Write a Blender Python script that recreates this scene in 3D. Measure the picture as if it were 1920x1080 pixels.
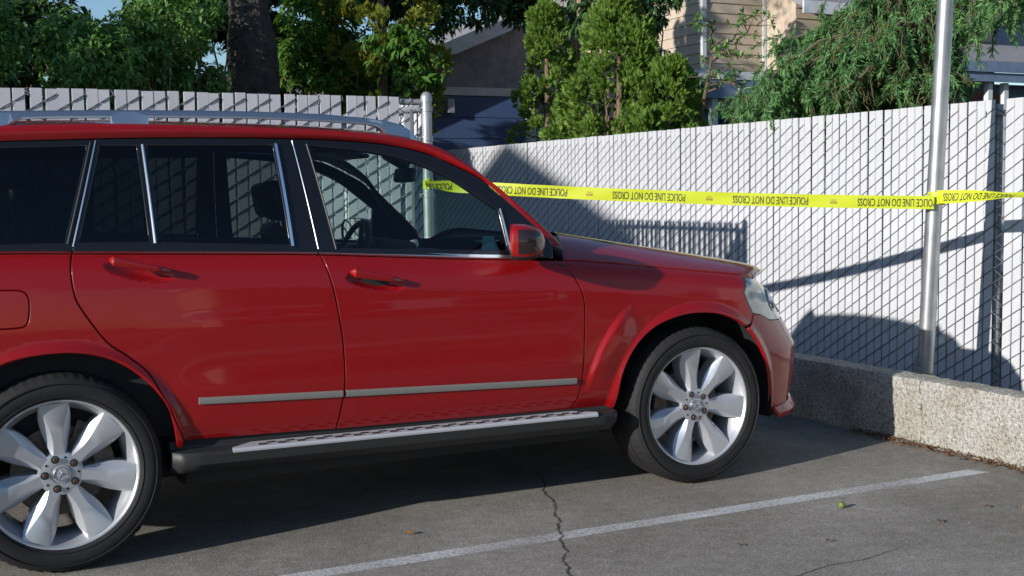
import bpy, bmesh, math, random, bisect
import numpy as np
from mathutils import Vector, Matrix, geometry
random.seed(7); RNG = np.random.default_rng(11)
for o in list(bpy.data.objects): bpy.data.objects.remove(o)
scene = bpy.context.scene
COL = scene.collection

# ------------------------------------------------------------------ camera
cam_d = bpy.data.cameras.new('camera'); cam = bpy.data.objects.new('camera', cam_d); COL.objects.link(cam)
CAM = Vector((-0.4924, -4.6058, 1.3465)); yaw, pitch, roll = math.radians(26.53), math.radians(4.4425), math.radians(-0.78)
fw = Vector((math.sin(yaw)*math.cos(pitch), math.cos(yaw)*math.cos(pitch), -math.sin(pitch)))
rt = Vector((math.cos(yaw), -math.sin(yaw), 0)); up = rt.cross(fw)
rt2 = rt*math.cos(roll)+up*math.sin(roll); up2 = -rt*math.sin(roll)+up*math.cos(roll)
cam.matrix_world = Matrix(((rt2.x, up2.x, -fw.x, CAM.x), (rt2.y, up2.y, -fw.y, CAM.y), (rt2.z, up2.z, -fw.z, CAM.z), (0, 0, 0, 1)))
cam_d.sensor_width = 36; cam_d.lens = 2310.2/1920*36; cam_d.clip_end = 2000; cam_d.clip_start = .05
scene.camera = cam

# ------------------------------------------------------------------ world, sun, exposure
SUN = Vector((1, .275, -.282)).normalized()           # direction the light travels
elev = math.asin(-SUN.z)
world = bpy.data.worlds.new('World'); scene.world = world; world.use_nodes = True
nt = world.node_tree; bg = nt.nodes['Background']
sky = nt.nodes.new('ShaderNodeTexSky'); sky.sky_type = 'NISHITA'; sky.sun_disc = False
sky.sun_elevation = elev; sky.sun_rotation = math.atan2(-SUN.x, -SUN.y)
sky.air_density = 1.0; sky.dust_density = .15; sky.ozone_density = 3.5
nt.links.new(sky.outputs[0], bg.inputs[0]); bg.inputs[1].default_value = .12
sl = bpy.data.lights.new('sun', 'SUN'); sun = bpy.data.objects.new('sun', sl); COL.objects.link(sun)
sl.energy = 5.0; sl.angle = math.radians(.53); sl.color = (1, .965, .91)
sun.rotation_euler = SUN.to_track_quat('-Z', 'Y').to_euler(); sun.location = (-20, -6, 8)
vs = scene.view_settings; vs.view_transform = 'Standard'; vs.look = 'None'; vs.exposure = 0.18; vs.gamma = 1; vs.use_curve_mapping = False

# ------------------------------------------------------------------ helpers
def put(o, parent=None):
    COL.objects.link(o)
    if parent is not None:
        o.parent = parent
        if parent.type == 'EMPTY': o.matrix_parent_inverse = Matrix.Translation(-parent.location)
    return o
def tag(o, label=None, cat=None, group=None, kind=None):
    if label: o['label'] = label
    if cat: o['category'] = cat
    if group: o['group'] = group
    if kind: o['kind'] = kind
    return o
def thing(name, loc, label, cat, group=None):
    o = bpy.data.objects.new(name, None); o.empty_display_size = .1; COL.objects.link(o); o.location = loc
    return tag(o, label, cat, group)
def mesh(name, V, F, mat, parent=None, smooth=False, normals=None, kind=None, mats=None, fm=None):
    me = bpy.data.meshes.new(name); me.from_pydata([tuple(v) for v in V], [], [tuple(f) for f in F])
    for m in (mats or [mat]): me.materials.append(m)
    if fm is not None: me.polygons.foreach_set('material_index', fm)
    if smooth or normals is not None: me.polygons.foreach_set('use_smooth', [True]*len(me.polygons))
    if normals is not None: me.normals_split_custom_set_from_vertices([tuple(n) for n in normals])
    o = bpy.data.objects.new(name, me); put(o, parent)
    if kind: o['kind'] = kind
    return o
def npmesh(name, V, nper, mat, parent=None, kind=None, tri=None):
    """V (n,k,3): n faces groups of k verts (quads if k==4)"""
    n, k, _ = V.shape; me = bpy.data.meshes.new(name)
    idx = np.arange(n*k, dtype=np.int32) if tri is None else (np.arange(n, dtype=np.int32)[:, None, None]*k+np.array(tri, dtype=np.int32)[None]).reshape(-1)
    fl = k if tri is None else len(tri[0]); nf = len(idx)//fl
    me.vertices.add(n*k); me.vertices.foreach_set('co', V.reshape(-1).astype(np.float32))
    me.loops.add(len(idx)); me.loops.foreach_set('vertex_index', idx)
    me.polygons.add(nf); me.polygons.foreach_set('loop_start', np.arange(nf, dtype=np.int32)*fl)
    me.update(calc_edges=True); me.materials.append(mat)
    o = bpy.data.objects.new(name, me); put(o, parent)
    if kind: o['kind'] = kind
    return o
class MB:
    def __init__(s): s.V = []; s.F = []; s.m = []
    def add(s, V, F, mi=0):
        b = len(s.V); s.V += [tuple(v) for v in V]; s.F += [tuple(i+b for i in f) for f in F]; s.m += [mi]*len(F); return s
    def box(s, c, d, mi=0, rz=0):
        x, y, z = (q/2 for q in d); V = []
        for a, b, e in ((-1,-1,-1),(1,-1,-1),(1,1,-1),(-1,1,-1),(-1,-1,1),(1,-1,1),(1,1,1),(-1,1,1)):
            px, py = a*x, b*y
            V.append((c[0]+px*math.cos(rz)-py*math.sin(rz), c[1]+px*math.sin(rz)+py*math.cos(rz), c[2]+e*z))
        return s.add(V, [(0,3,2,1),(4,5,6,7),(0,1,5,4),(1,2,6,5),(2,3,7,6),(3,0,4,7)], mi)
    def tube(s, P, r, n=8, mi=0, cap=True):
        P = [Vector(p) for p in P]; R = r if isinstance(r, (list, tuple)) else [r]*len(P); V = []; F = []
        up_ = None
        for i, p in enumerate(P):
            t = (P[min(i+1, len(P)-1)]-P[max(i-1, 0)]).normalized()
            if up_ is None: up_ = Vector((0,0,1)) if abs(t.z) < .9 else Vector((1,0,0))
            a = t.cross(up_).normalized(); b = a.cross(t).normalized(); up_ = b
            for k in range(n):
                w = 2*math.pi*k/n; V.append(p+a*(R[i]*math.cos(w))+b*(R[i]*math.sin(w)))
        for i in range(len(P)-1):
            for k in range(n):
                k2 = (k+1) % n; F.append((i*n+k, i*n+k2, (i+1)*n+k2, (i+1)*n+k))
        if cap: F.append(tuple(range(n))[::-1]); F.append(tuple(range((len(P)-1)*n, len(P)*n)))
        return s.add(V, F, mi)
    def lathe(s, prof, axis_o, n=64, mi=0, closed=False, axis='y'):
        """prof (r, h): around local y axis at axis_o"""
        V = []; F = []; m = len(prof)
        for k in range(n):
            w = 2*math.pi*k/n; cw, sw = math.cos(w), math.sin(w)
            for r, h in prof:
                V.append((axis_o[0]+r*cw, axis_o[1]+h, axis_o[2]+r*sw) if axis == 'y' else (axis_o[0]+r*cw, axis_o[1]+r*sw, axis_o[2]+h))
        for k in range(n):
            k2 = (k+1) % n
            for i in range(m if closed else m-1):
                j = (i+1) % m; f = (k*m+i, k*m+j, k2*m+j, k2*m+i)
                F.append(f if axis == 'y' else f[::-1])
        return s.add(V, F, mi)
    def prism(s, poly, y0, y1, mi=0):
        """poly in (x,z) CCW, extruded along y"""
        n = len(poly); V = [(p[0], y0, p[1]) for p in poly]+[(p[0], y1, p[1]) for p in poly]
        F = [tuple(range(n)), tuple(range(2*n-1, n-1, -1))]+[(i+n, (i+1) % n+n, (i+1) % n, i)[::1] for i in range(n)]
        return s.add(V, F, mi)
    def obj(s, name, mat, parent=None, smooth=False, kind=None, mats=None, fix=True):
        o = mesh(name, s.V, s.F, mat, parent, smooth, kind=kind, mats=mats, fm=s.m if mats else None)
        if fix:
            bm = bmesh.new(); bm.from_mesh(o.data); bmesh.ops.recalc_face_normals(bm, faces=bm.faces); bm.to_mesh(o.data); bm.free()
        if smooth: o.data.set_sharp_from_angle(angle=math.radians(40))
        return o
def rbox(name, c, d, r, mat, parent=None, rot=(0,0,0), seg=3, taper=None):
    bm = bmesh.new(); bmesh.ops.create_cube(bm, size=1)
    for v in bm.verts:
        v.co = Vector((v.co.x*d[0], v.co.y*d[1], v.co.z*d[2]))
        if taper and v.co.z > 0: v.co.x *= taper; v.co.y *= taper
    bmesh.ops.bevel(bm, geom=bm.edges[:]+bm.verts[:], offset=r, segments=seg, profile=.5, affect='EDGES')
    from mathutils import Euler
    M = Matrix.Translation(c) @ Euler(rot).to_matrix().to_4x4(); bm.transform(M)
    me = bpy.data.meshes.new(name); bm.to_mesh(me); bm.free(); me.materials.append(mat)
    me.polygons.foreach_set('use_smooth', [True]*len(me.polygons)); me.set_sharp_from_angle(angle=math.radians(50))
    return put(bpy.data.objects.new(name, me), parent)
def text_mesh(txt, size, xscale=1.0, bold=0.0):
    cu = bpy.data.curves.new('lettering', 'FONT'); cu.body = txt; cu.size = size; cu.align_x = 'CENTER'; cu.align_y = 'CENTER'; cu.offset = bold; cu.resolution_u = 3
    o = bpy.data.objects.new('lettering', cu); COL.objects.link(o); bpy.context.view_layer.update()
    dg = bpy.context.evaluated_depsgraph_get(); me = bpy.data.meshes.new_from_object(o.evaluated_get(dg))
    V = [(v.co.x*xscale, v.co.y) for v in me.vertices]; F = [tuple(p.vertices) for p in me.polygons]
    bpy.data.objects.remove(o); bpy.data.curves.remove(cu); bpy.data.meshes.remove(me)
    return V, F

# ------------------------------------------------------------------ materials
def node(nt, t, **kw):
    n = nt.nodes.new(t)
    for k, v in kw.items(): setattr(n, k, v)
    return n
def mat(name, col, rough=.5, metal=0, coat=0, spec=.5, var=None, bump=None, coords='Object', rvar=None):
    """var=(scale, colour2, detail[, lo, hi]) mottling; bump=(scale, strength, distance)"""
    m = bpy.data.materials.new(name); m.use_nodes = True; nt = m.node_tree; b = nt.nodes['Principled BSDF']
    b.inputs['Base Color'].default_value = (*col, 1); b.inputs['Roughness'].default_value = rough; b.inputs['Metallic'].default_value = metal
    b.inputs['Coat Weight'].default_value = coat; b.inputs['Coat Roughness'].default_value = .03; b.inputs['Specular IOR Level'].default_value = spec
    if var or bump or rvar: tc = node(nt, 'ShaderNodeTexCoord')
    if var:
        n = node(nt, 'ShaderNodeTexNoise'); n.inputs['Scale'].default_value = var[0]; n.inputs['Detail'].default_value = var[2]; n.inputs['Roughness'].default_value = .65
        nt.links.new(tc.outputs[coords], n.inputs['Vector'])
        r = node(nt, 'ShaderNodeValToRGB'); r.color_ramp.elements[0].color = (*col, 1); r.color_ramp.elements[1].color = (*var[1], 1)
        r.color_ramp.elements[0].position = var[3] if len(var) > 3 else .38; r.color_ramp.elements[1].position = var[4] if len(var) > 4 else .64
        nt.links.new(n.outputs['Fac'], r.inputs[0]); nt.links.new(r.outputs[0], b.inputs['Base Color'])
    if bump:
        n = node(nt, 'ShaderNodeTexNoise'); n.inputs['Scale'].default_value = bump[0]; n.inputs['Detail'].default_value = 6
        nt.links.new(tc.outputs[coords], n.inputs['Vector'])
        u = node(nt, 'ShaderNodeBump'); u.inputs['Strength'].default_value = bump[1]; u.inputs['Distance'].default_value = bump[2]
        nt.links.new(n.outputs['Fac'], u.inputs['Height']); nt.links.new(u.outputs[0], b.inputs['Normal'])
    if rvar:
        n = node(nt, 'ShaderNodeTexNoise'); n.inputs['Scale'].default_value = rvar[0]; n.inputs['Detail'].default_value = 4
        nt.links.new(tc.outputs[coords], n.inputs['Vector'])
        q = node(nt, 'ShaderNodeMapRange'); q.inputs[3].default_value = rvar[1]; q.inputs[4].default_value = rvar[2]
        nt.links.new(n.outputs['Fac'], q.inputs[0]); nt.links.new(q.outputs[0], b.inputs['Roughness'])
    return m
def glass(name, tint, refl=1.0):
    m = bpy.data.materials.new(name); m.use_nodes = True; nt = m.node_tree; nt.nodes.remove(nt.nodes['Principled BSDF']); out = nt.nodes['Material Output']
    t = node(nt, 'ShaderNodeBsdfTransparent'); t.inputs[0].default_value = (*tint, 1)
    g = node(nt, 'ShaderNodeBsdfGlossy'); g.inputs['Roughness'].default_value = .015; g.inputs[0].default_value = (refl, refl, refl, 1)
    f = node(nt, 'ShaderNodeFresnel'); gm = node(nt, 'ShaderNodeNewGeometry'); io = node(nt, 'ShaderNodeMapRange'); io.inputs[3].default_value = 1.5; io.inputs[4].default_value = 1/1.5
    nt.links.new(gm.outputs['Backfacing'], io.inputs[0]); nt.links.new(io.outputs[0], f.inputs[0])
    x = node(nt, 'ShaderNodeMixShader'); nt.links.new(f.outputs[0], x.inputs[0]); nt.links.new(t.outputs[0], x.inputs[1]); nt.links.new(g.outputs[0], x.inputs[2])
    nt.links.new(x.outputs[0], out.inputs['Surface']); return m
def leafmat(name, cols, rough=.45, trans=.35, spec=.35):
    m = bpy.data.materials.new(name); m.use_nodes = True; nt = m.node_tree; b = nt.nodes['Principled BSDF']; out = nt.nodes['Material Output']
    gi = node(nt, 'ShaderNodeNewGeometry'); r = node(nt, 'ShaderNodeValToRGB'); el = r.color_ramp.elements
    el[0].color = (*cols[0], 1); el[1].color = (*cols[-1], 1)
    for i, cc in enumerate(cols[1:-1]):
        e = el.new((i+1)/(len(cols)-1)); e.color = (*cc, 1)
    nt.links.new(gi.outputs['Random Per Island'], r.inputs[0]); nt.links.new(r.outputs[0], b.inputs['Base Color'])
    b.inputs['Roughness'].default_value = rough; b.inputs['Specular IOR Level'].default_value = spec
    t = node(nt, 'ShaderNodeBsdfTranslucent'); mm = node(nt, 'ShaderNodeMixRGB', blend_type='MULTIPLY'); mm.inputs[0].default_value = 1; mm.inputs[2].default_value = (1.3, 1.2, .5, 1)
    nt.links.new(r.outputs[0], mm.inputs[1]); nt.links.new(mm.outputs[0], t.inputs[0])
    x = node(nt, 'ShaderNodeMixShader'); x.inputs[0].default_value = trans
    nt.links.new(b.outputs[0], x.inputs[1]); nt.links.new(t.outputs[0], x.inputs[2]); nt.links.new(x.outputs[0], out.inputs['Surface']); return m
# ================================================================== SETTING
M_soil = mat('soil', (.07,.055,.04), .95, var=(3, (.12,.10,.06), 8), bump=(30, .6, .02))
M_galv = mat('galvanised steel', (.29,.30,.31), .55, .35, var=(14, (.37,.38,.39), 4), rvar=(9, .3, .55))
M_galv_d = mat('weathered wire', (.16,.17,.18), .55, .6)
M_slat = mat('white slat plastic', (.56,.56,.59), .55, var=(1.3, (.45,.45,.455), 6), bump=(60, .08, .002))
M_slat_g = mat('grey weathered slat plastic', (.62,.61,.64), .6, var=(4, (.50,.49,.52), 6, .3, .7), bump=(60, .08, .002))
def asphalt_mat():
    m = bpy.data.materials.new('asphalt'); m.use_nodes = True; nt = m.node_tree; b = nt.nodes['Principled BSDF']
    tc = node(nt, 'ShaderNodeTexCoord')
    def noise(s, d, r=.6):
        n = node(nt, 'ShaderNodeTexNoise'); n.inputs['Scale'].default_value = s; n.inputs['Detail'].default_value = d; n.inputs['Roughness'].default_value = r
        nt.links.new(tc.outputs['Object'], n.inputs['Vector']); return n
    big = noise(.9, 5); fine = noise(110, 4, .8); mid = noise(14, 6, .7)
    r1 = node(nt, 'ShaderNodeValToRGB'); r1.color_ramp.elements[0].color = (.275,.26,.235,1); r1.color_ramp.elements[1].color = (.375,.36,.335,1); r1.color_ramp.elements[0].position = .36; r1.color_ramp.elements[1].position = .64
    nt.links.new(big.outputs[0], r1.inputs[0])
    r2 = node(nt, 'ShaderNodeValToRGB'); r2.color_ramp.elements[0].color = (.60,.60,.60,1); r2.color_ramp.elements[1].color = (1.0,1.0,1.0,1); r2.color_ramp.elements[0].position = .33; r2.color_ramp.elements[1].position = .6
    e = r2.color_ramp.elements.new(.74); e.color = (1.45,1.42,1.38,1)
    nt.links.new(fine.outputs[0], r2.inputs[0])
    mx = node(nt, 'ShaderNodeMixRGB', blend_type='MULTIPLY'); mx.inputs[0].default_value = 1
    nt.links.new(r1.outputs[0], mx.inputs[1]); nt.links.new(r2.outputs[0], mx.inputs[2])
    r3 = node(nt, 'ShaderNodeValToRGB'); r3.color_ramp.elements[0].color = (.8,.78,.74,1); r3.color_ramp.elements[1].color = (1.12,1.12,1.12,1); r3.color_ramp.elements[0].position = .3; r3.color_ramp.elements[1].position = .7
    nt.links.new(mid.outputs[0], r3.inputs[0])
    m2 = node(nt, 'ShaderNodeMixRGB', blend_type='MULTIPLY'); m2.inputs[0].default_value = 1
    nt.links.new(mx.outputs[0], m2.inputs[1]); nt.links.new(r3.outputs[0], m2.inputs[2]); nt.links.new(m2.outputs[0], b.inputs['Base Color'])
    vo = node(nt, 'ShaderNodeTexVoronoi'); vo.inputs['Scale'].default_value = 170; nt.links.new(tc.outputs['Object'], vo.inputs['Vector'])
    vr = node(nt, 'ShaderNodeValToRGB'); vr.color_ramp.elements[0].color = (.62,.60,.57,1); vr.color_ramp.elements[1].color = (1.35,1.33,1.3,1); nt.links.new(vo.outputs['Color'], vr.inputs[0])
    m3 = node(nt, 'ShaderNodeMixRGB', blend_type='MULTIPLY'); m3.inputs[0].default_value = .8; nt.links.new(m2.outputs[0], m3.inputs[1]); nt.links.new(vr.outputs[0], m3.inputs[2])
    st = noise(.55, 7, .62); sr = node(nt, 'ShaderNodeValToRGB'); sr.color_ramp.elements[0].color = (.66,.64,.62,1); sr.color_ramp.elements[1].color = (1.06,1.05,1.03,1); sr.color_ramp.elements[0].position = .40; sr.color_ramp.elements[1].position = .52; nt.links.new(st.outputs[0], sr.inputs[0])
    m4 = node(nt, 'ShaderNodeMixRGB', blend_type='MULTIPLY'); m4.inputs[0].default_value = .55; nt.links.new(m3.outputs[0], m4.inputs[1]); nt.links.new(sr.outputs[0], m4.inputs[2]); nt.links.new(m4.outputs[0], b.inputs['Base Color'])
    b.inputs['Roughness'].default_value = .85; b.inputs['Specular IOR Level'].default_value = .3
    u = node(nt, 'ShaderNodeBump'); u.inputs['Strength'].default_value = .8; u.inputs['Distance'].default_value = .007
    nt.links.new(fine.outputs[0], u.inputs['Height']); nt.links.new(u.outputs[0], b.inputs['Normal']); return m
M_asph = asphalt_mat()
def concrete_mat():
    m = bpy.data.materials.new('exposed aggregate concrete'); m.use_nodes = True; nt = m.node_tree; b = nt.nodes['Principled BSDF']
    tc = node(nt, 'ShaderNodeTexCoord')
    v = node(nt, 'ShaderNodeTexVoronoi'); v.inputs['Scale'].default_value = 85; v.inputs['Randomness'].default_value = 1
    nz = node(nt, 'ShaderNodeTexNoise'); nz.inputs['Scale'].default_value = 52; nz.inputs['Detail'].default_value = 7; nz.inputs['Roughness'].default_value = .75
    bg_ = node(nt, 'ShaderNodeTexNoise'); bg_.inputs['Scale'].default_value = 3.2; bg_.inputs['Detail'].default_value = 5
    for n in (v, nz, bg_): nt.links.new(tc.outputs['Object'], n.inputs['Vector'])
    r = node(nt, 'ShaderNodeValToRGB'); e = r.color_ramp.elements; e[0].position = .33; e[0].color = (.12,.105,.085,1); e[1].position = .60; e[1].color = (.52,.50,.46,1)
    q = e.new(.47); q.color = (.37,.35,.31,1)
    nt.links.new(nz.outputs[0], r.inputs[0])
    r2 = node(nt, 'ShaderNodeValToRGB'); r2.color_ramp.elements[0].color = (.72,.67,.58,1); r2.color_ramp.elements[1].color = (1.05,1.05,1.05,1); r2.color_ramp.elements[0].position = .33; r2.color_ramp.elements[1].position = .58
    nt.links.new(bg_.outputs[0], r2.inputs[0])
    mx = node(nt, 'ShaderNodeMixRGB', blend_type='MULTIPLY'); mx.inputs[0].default_value = 1; nt.links.new(r.outputs[0], mx.inputs[1]); nt.links.new(r2.outputs[0], mx.inputs[2])
    nt.links.new(mx.outputs[0], b.inputs['Base Color']); b.inputs['Roughness'].default_value = .95; b.inputs['Specular IOR Level'].default_value = .2
    ad = node(nt, 'ShaderNodeMath', operation='ADD'); nt.links.new(v.outputs['Distance'], ad.inputs[0]); nt.links.new(nz.outputs[0], ad.inputs[1])
    u = node(nt, 'ShaderNodeBump'); u.inputs['Strength'].default_value = .9; u.inputs['Distance'].default_value = .012; nt.links.new(ad.outputs[0], u.inputs['Height']); nt.links.new(u.outputs[0], b.inputs['Normal']); return m
M_conc = concrete_mat()

tag(mesh('ground', [(-300,-300,-.03),(300,-300,-.03),(300,300,-.03),(-300,300,-.03)], [(0,1,2,3)], M_soil), kind='structure')
# asphalt lot: one sheet with a gently uneven surface near the camera
def lot():
    xs = [-40,-30,-20,-14,-10,-7,-5]+[-4+.25*i for i in range(33)]+[4.232]; ys = [-45,-35,-25,-18,-13,-10,-8,-6.5]+[-5.5+.25*i for i in range(32)]+[2.62]
    V = [(x, y, 0) for y in ys for x in xs]; n = len(xs)
    F = [(j*n+i, j*n+i+1, (j+1)*n+i+1, (j+1)*n+i) for j in range(len(ys)-1) for i in range(n-1)]
    return tag(mesh('parking_lot', V, F, M_asph), kind='structure')
LOT = lot()
V = [(4.232,-45,0),(30,-45,0),(30,-5.5,0),(4.232,-5.5,0)]
tag(mesh('parking_lot_aisle', V, [(0,1,2,3)], M_asph), kind='structure')
# painted bay line, worn
def paint_mat():
    m = bpy.data.materials.new('worn white paint'); m.use_nodes = True; nt = m.node_tree; b = nt.nodes['Principled BSDF']; out = nt.nodes['Material Output']
    tc = node(nt, 'ShaderNodeTexCoord'); n = node(nt, 'ShaderNodeTexNoise'); n.inputs['Scale'].default_value = 60; n.inputs['Detail'].default_value = 8; n.inputs['Roughness'].default_value = .8
    n2 = node(nt, 'ShaderNodeTexNoise'); n2.inputs['Scale'].default_value = 2.2; n2.inputs['Detail'].default_value = 3
    for q in (n, n2): nt.links.new(tc.outputs['Object'], q.inputs['Vector'])
    ad = node(nt, 'ShaderNodeMath', operation='MULTIPLY_ADD'); ad.inputs[1].default_value = .55; nt.links.new(n2.outputs[0], ad.inputs[0]); nt.links.new(n.outputs[0], ad.inputs[2])
    mr = node(nt, 'ShaderNodeMapRange'); mr.inputs[1].default_value = .60; mr.inputs[2].default_value = .92; mr.inputs[3].default_value = .05; mr.inputs[4].default_value = .95; nt.links.new(ad.outputs[0], mr.inputs[0])
    b.inputs['Base Color'].default_value = (.74,.73,.73,1); b.inputs['Roughness'].default_value = .8
    t = node(nt, 'ShaderNodeBsdfTransparent'); x = node(nt, 'ShaderNodeMixShader'); nt.links.new(mr.outputs[0], x.inputs[0]); nt.links.new(t.outputs[0], x.inputs[1]); nt.links.new(b.outputs[0], x.inputs[2]); nt.links.new(x.outputs[0], out.inputs['Surface']); return m
M_paint = paint_mat()
def line(name, y, x0, x1, w=.088):
    V = []; n = 60
    for i in range(n+1):
        x = x0+(x1-x0)*i/n; V += [(x+.05*(i == n), y-w/2+random.uniform(-.002,.002), .0012), (x, y+w/2+random.uniform(-.002,.002), .0012)]
    tag(mesh(name, V, [(2*i, 2*i+2, 2*i+3, 2*i+1) for i in range(n)], M_paint), kind='structure')
line('bay_line', -.445, -1.2, 4.02)
line('bay_line', -3.15, -1.2, 4.02)
M_band = mat('pale walkway concrete', (.50,.48,.45), .9, var=(1.2, (.42,.40,.37), 6))
tag(mesh('reflected_band', [(-40,-10.6,.004),(30,-10.6,.004),(30,-9.0,.004),(-40,-9.0,.004)], [(0,1,2,3)], M_band), kind='structure')  # pale strip added out of view to put a light band in the door reflections
tag(mesh('reflected_green_band', [(-40,-17.5,.004),(30,-17.5,.004),(30,-10.7,.004),(-40,-10.7,.004)], [(0,1,2,3)], mat('green reflected band', (.06,.085,.03), .95, var=(4, (.10,.11,.045), 6))), kind='structure')  # unseen green strip, added beside it to band the paint reflections
# cracks: thin ragged strips a few mm above the asphalt
M_crack = mat('crack', (.08,.062,.05), .95)
def crack(pts, w):
    P = []; jx = jy = 0.
    for a, b in zip(pts, pts[1:]):
        for k in range(14):
            t = k/14; jx = jx*.82+random.gauss(0,.0055); jy = jy*.82+random.gauss(0,.0030); P.append((a[0]+(b[0]-a[0])*t+jx, a[1]+(b[1]-a[1])*t+jy))
    V = []; F = []
    for i, p in enumerate(P):
        d = Vector((pts[-1][0]-pts[0][0], pts[-1][1]-pts[0][1])).normalized(); ww = w*random.uniform(.5,1.15)
        V += [(p[0]-d.y*ww, p[1]+d.x*ww, .0024), (p[0]+d.y*ww, p[1]-d.x*ww, .0024)]
    F = [(2*i, 2*i+1, 2*i+3, 2*i+2) for i in range(len(P)-1)]
    return tag(mesh('crack', V, F, M_crack), kind='structure')
crack([(2.25,.6),(2.15,.37),(2.01,.05),(1.88,-.22),(1.765,-.47),(1.70,-.64),(1.57,-.87),(1.5,-1.3),(1.38,-1.8)], .0036)
crack([(2.0,-1.36),(2.28,-1.28),(2.45,-1.248),(2.62,-1.25),(2.8,-1.21)], .0022)
crack([(.12,-.12),(.22,-.21),(.27,-.33),(.36,-.41)], .0028)
crack([(.36,-.41),(.42,-.62),(.55,-.75)], .003)

# ---------------- low concrete wall in front of the fence (three cast lengths)
WALL = thing('concrete_wall', (4.33,1.0,0), 'low rough concrete kerb wall with exposed pebbles running below the white fence', 'wall')
def wall_block(y0, y1):
    nx, ny, nz = 6, max(8, int((y1-y0)/.03)), 12; V = []; F = []; x0, x1, h = 4.232, 4.405, .347
    prof = [(x0, -.02)]+[(x0, h*(k/nz)) for k in range(1, nz)]+[(x0+.006, h-.004), (x0+.02, h)]+[(x0+.02+(x1-.04-x0)*k/4, h) for k in range(1, 4)]+[(x1-.02, h), (x1, h-.02), (x1, -.02)]
    rr = np.random.default_rng(int(abs(y0)*97)+3)
    m = len(prof)
    for j in range(ny+1):
        y = y0+(y1-y0)*j/ny; e = .006 if j in (0, ny) else 0
        for i, (x, z) in enumerate(prof):
            V.append((x+rr.normal(0,.0028)+e*(1 if i < m/2 else -1), y, z+(rr.normal(0,.002) if z > .02 else 0)-e*(z > .3)))
    for j in range(ny):
        for i in range(m-1): F.append((j*m+i, j*m+i+1, (j+1)*m+i+1, (j+1)*m+i))
    F.append(tuple(range(m))); F.append(tuple(range(ny*m+m-1, ny*m-1, -1)))
    mb = MB().add(V, F); return mb.obj('concrete_block', M_conc, WALL, smooth=True)
for a, b in ((-3.2,-1.36),(-1.352,.118),(.124,2.05),(2.056,4.2)): wall_block(a, b)

# ---------------- chain link fences with vertical slats
SLW, PITCH = .0668, .0755
def slat_mesh(h, w, name, m, th=.009):
    bm = bmesh.new(); bmesh.ops.create_cube(bm, size=1)
    for v in bm.verts: v.co = Vector((v.co.x*w, v.co.y*th, (v.co.z+.5)*h))
    bmesh.ops.bevel(bm, geom=[e for e in bm.edges if abs(e.verts[0].co.z-e.verts[1].co.z) > .1], offset=.0035, segments=2, affect='EDGES')
    me = bpy.data.meshes.new(name); bm.to_mesh(me); bm.free(); me.materials.append(m)
    me.polygons.foreach_set('use_smooth', [True]*len(me.polygons)); me.set_sharp_from_angle(angle=math.radians(60)); return me
def wire_col(mb, O, U, N, u0, u1, z0, z1, ph, r=.0031, vp=.0925, barb=True):
    """one zig-zag wire: front strand climbs from u0 to u1, back strand returns behind the slat"""
    P = []; z = z0+ph; k = 0; d = .0078
    while z <= z1+.001:
        u = (u0 if k % 2 == 0 else u1); P.append(O+U*u+Vector((0,0,z)))
        # mid points bowed round the slat
        zz = z+vp/2
        if zz <= z1+.001: 
            ua, ub_ = (u0, u1) if k % 2 == 0 else (u1, u0); sg = 1 if k % 2 == 0 else -1
            for t_, dd in ((.07,.0072),(.5,.0088),(.93,.0072)): P.append(O+U*(ua+(ub_-ua)*t_)+Vector((0,0,z+(zz-z)*t_))+N*(dd*sg))
        z = zz; k += 1
    if barb:
        e = P[-1]; P += [e+Vector((0,0,.012))+U*random.uniform(-.012,.012), e+Vector((0,0,.028))+U*random.uniform(-.02,.02)]
    mb.tube(P, r, 4, cap=False)
def fence(name, A, B, ztop, label, matS, skip=(), grp=None, SLW=SLW, lean=.0022, zb=.03, nflip=1, vary=.0018):
    A = Vector(A); B = Vector(B); U = (B-A).normalized(); L = (B-A).length; N = Vector((U.y, -U.x, 0))*nflip; ang = math.atan2(U.y, U.x)
    T = thing(name, (A+B)/2, label, 'fence'); me = [slat_mesh(ztop-zb, SLW, 'slat', matS), slat_mesh(ztop-zb-.002, SLW-.001, 'slat', matS), slat_mesh(ztop-zb-.001, SLW-.0005, 'slat', matS)]
    mb = MB(); n = int(L/PITCH)
    for i in range(n):
        u = PITCH*(i+.5); p = A+U*u
        if i not in skip:
            o = bpy.data.objects.new('slat', random.choice(me)); put(o, T)
            o.location = p+Vector((0,0,zb+random.uniform(-vary,vary))); o.rotation_euler = (0, random.gauss(0,lean), ang+random.gauss(0,.02))
        wire_col(mb, A, U, N, u-PITCH/2, u+PITCH/2, zb, ztop-.02, .0925/2*(i % 2), barb=True)
    mb.obj('wire_mesh', M_galv_d, T, smooth=True, kind='stuff', fix=False)
    return T, U, N
FX = 5.73
RF, _, _ = fence('slatted_fence', (FX,10.0,0), (FX,-3.2,0), 1.885, 'long white slatted chain link fence behind the concrete wall, facing the car bonnet', M_slat, skip=(119,), nflip=1)
mb = MB()
mb.tube([(FX+.035,10,1.80),(FX+.035,-3.2,1.80)], .02, 10); mb.obj('top_rail', M_galv, RF, smooth=True)
for y in (-3.1,-1.05,1.06,3.4,5.8,8.2,9.95): MB().tube([(FX+.075,y,0),(FX+.075,y,1.86)], .032, 12).obj('fence_post', M_galv, RF, smooth=True)
LFY = 2.7
LF, _, _ = fence('slatted_fence', (-2.6,LFY,0), (2.475,LFY,0), 1.955, 'grey slatted chain link fence with twisted wire tips behind the red car', M_slat_g, skip=(66,), lean=.0035, vary=.004, nflip=1)
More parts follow.
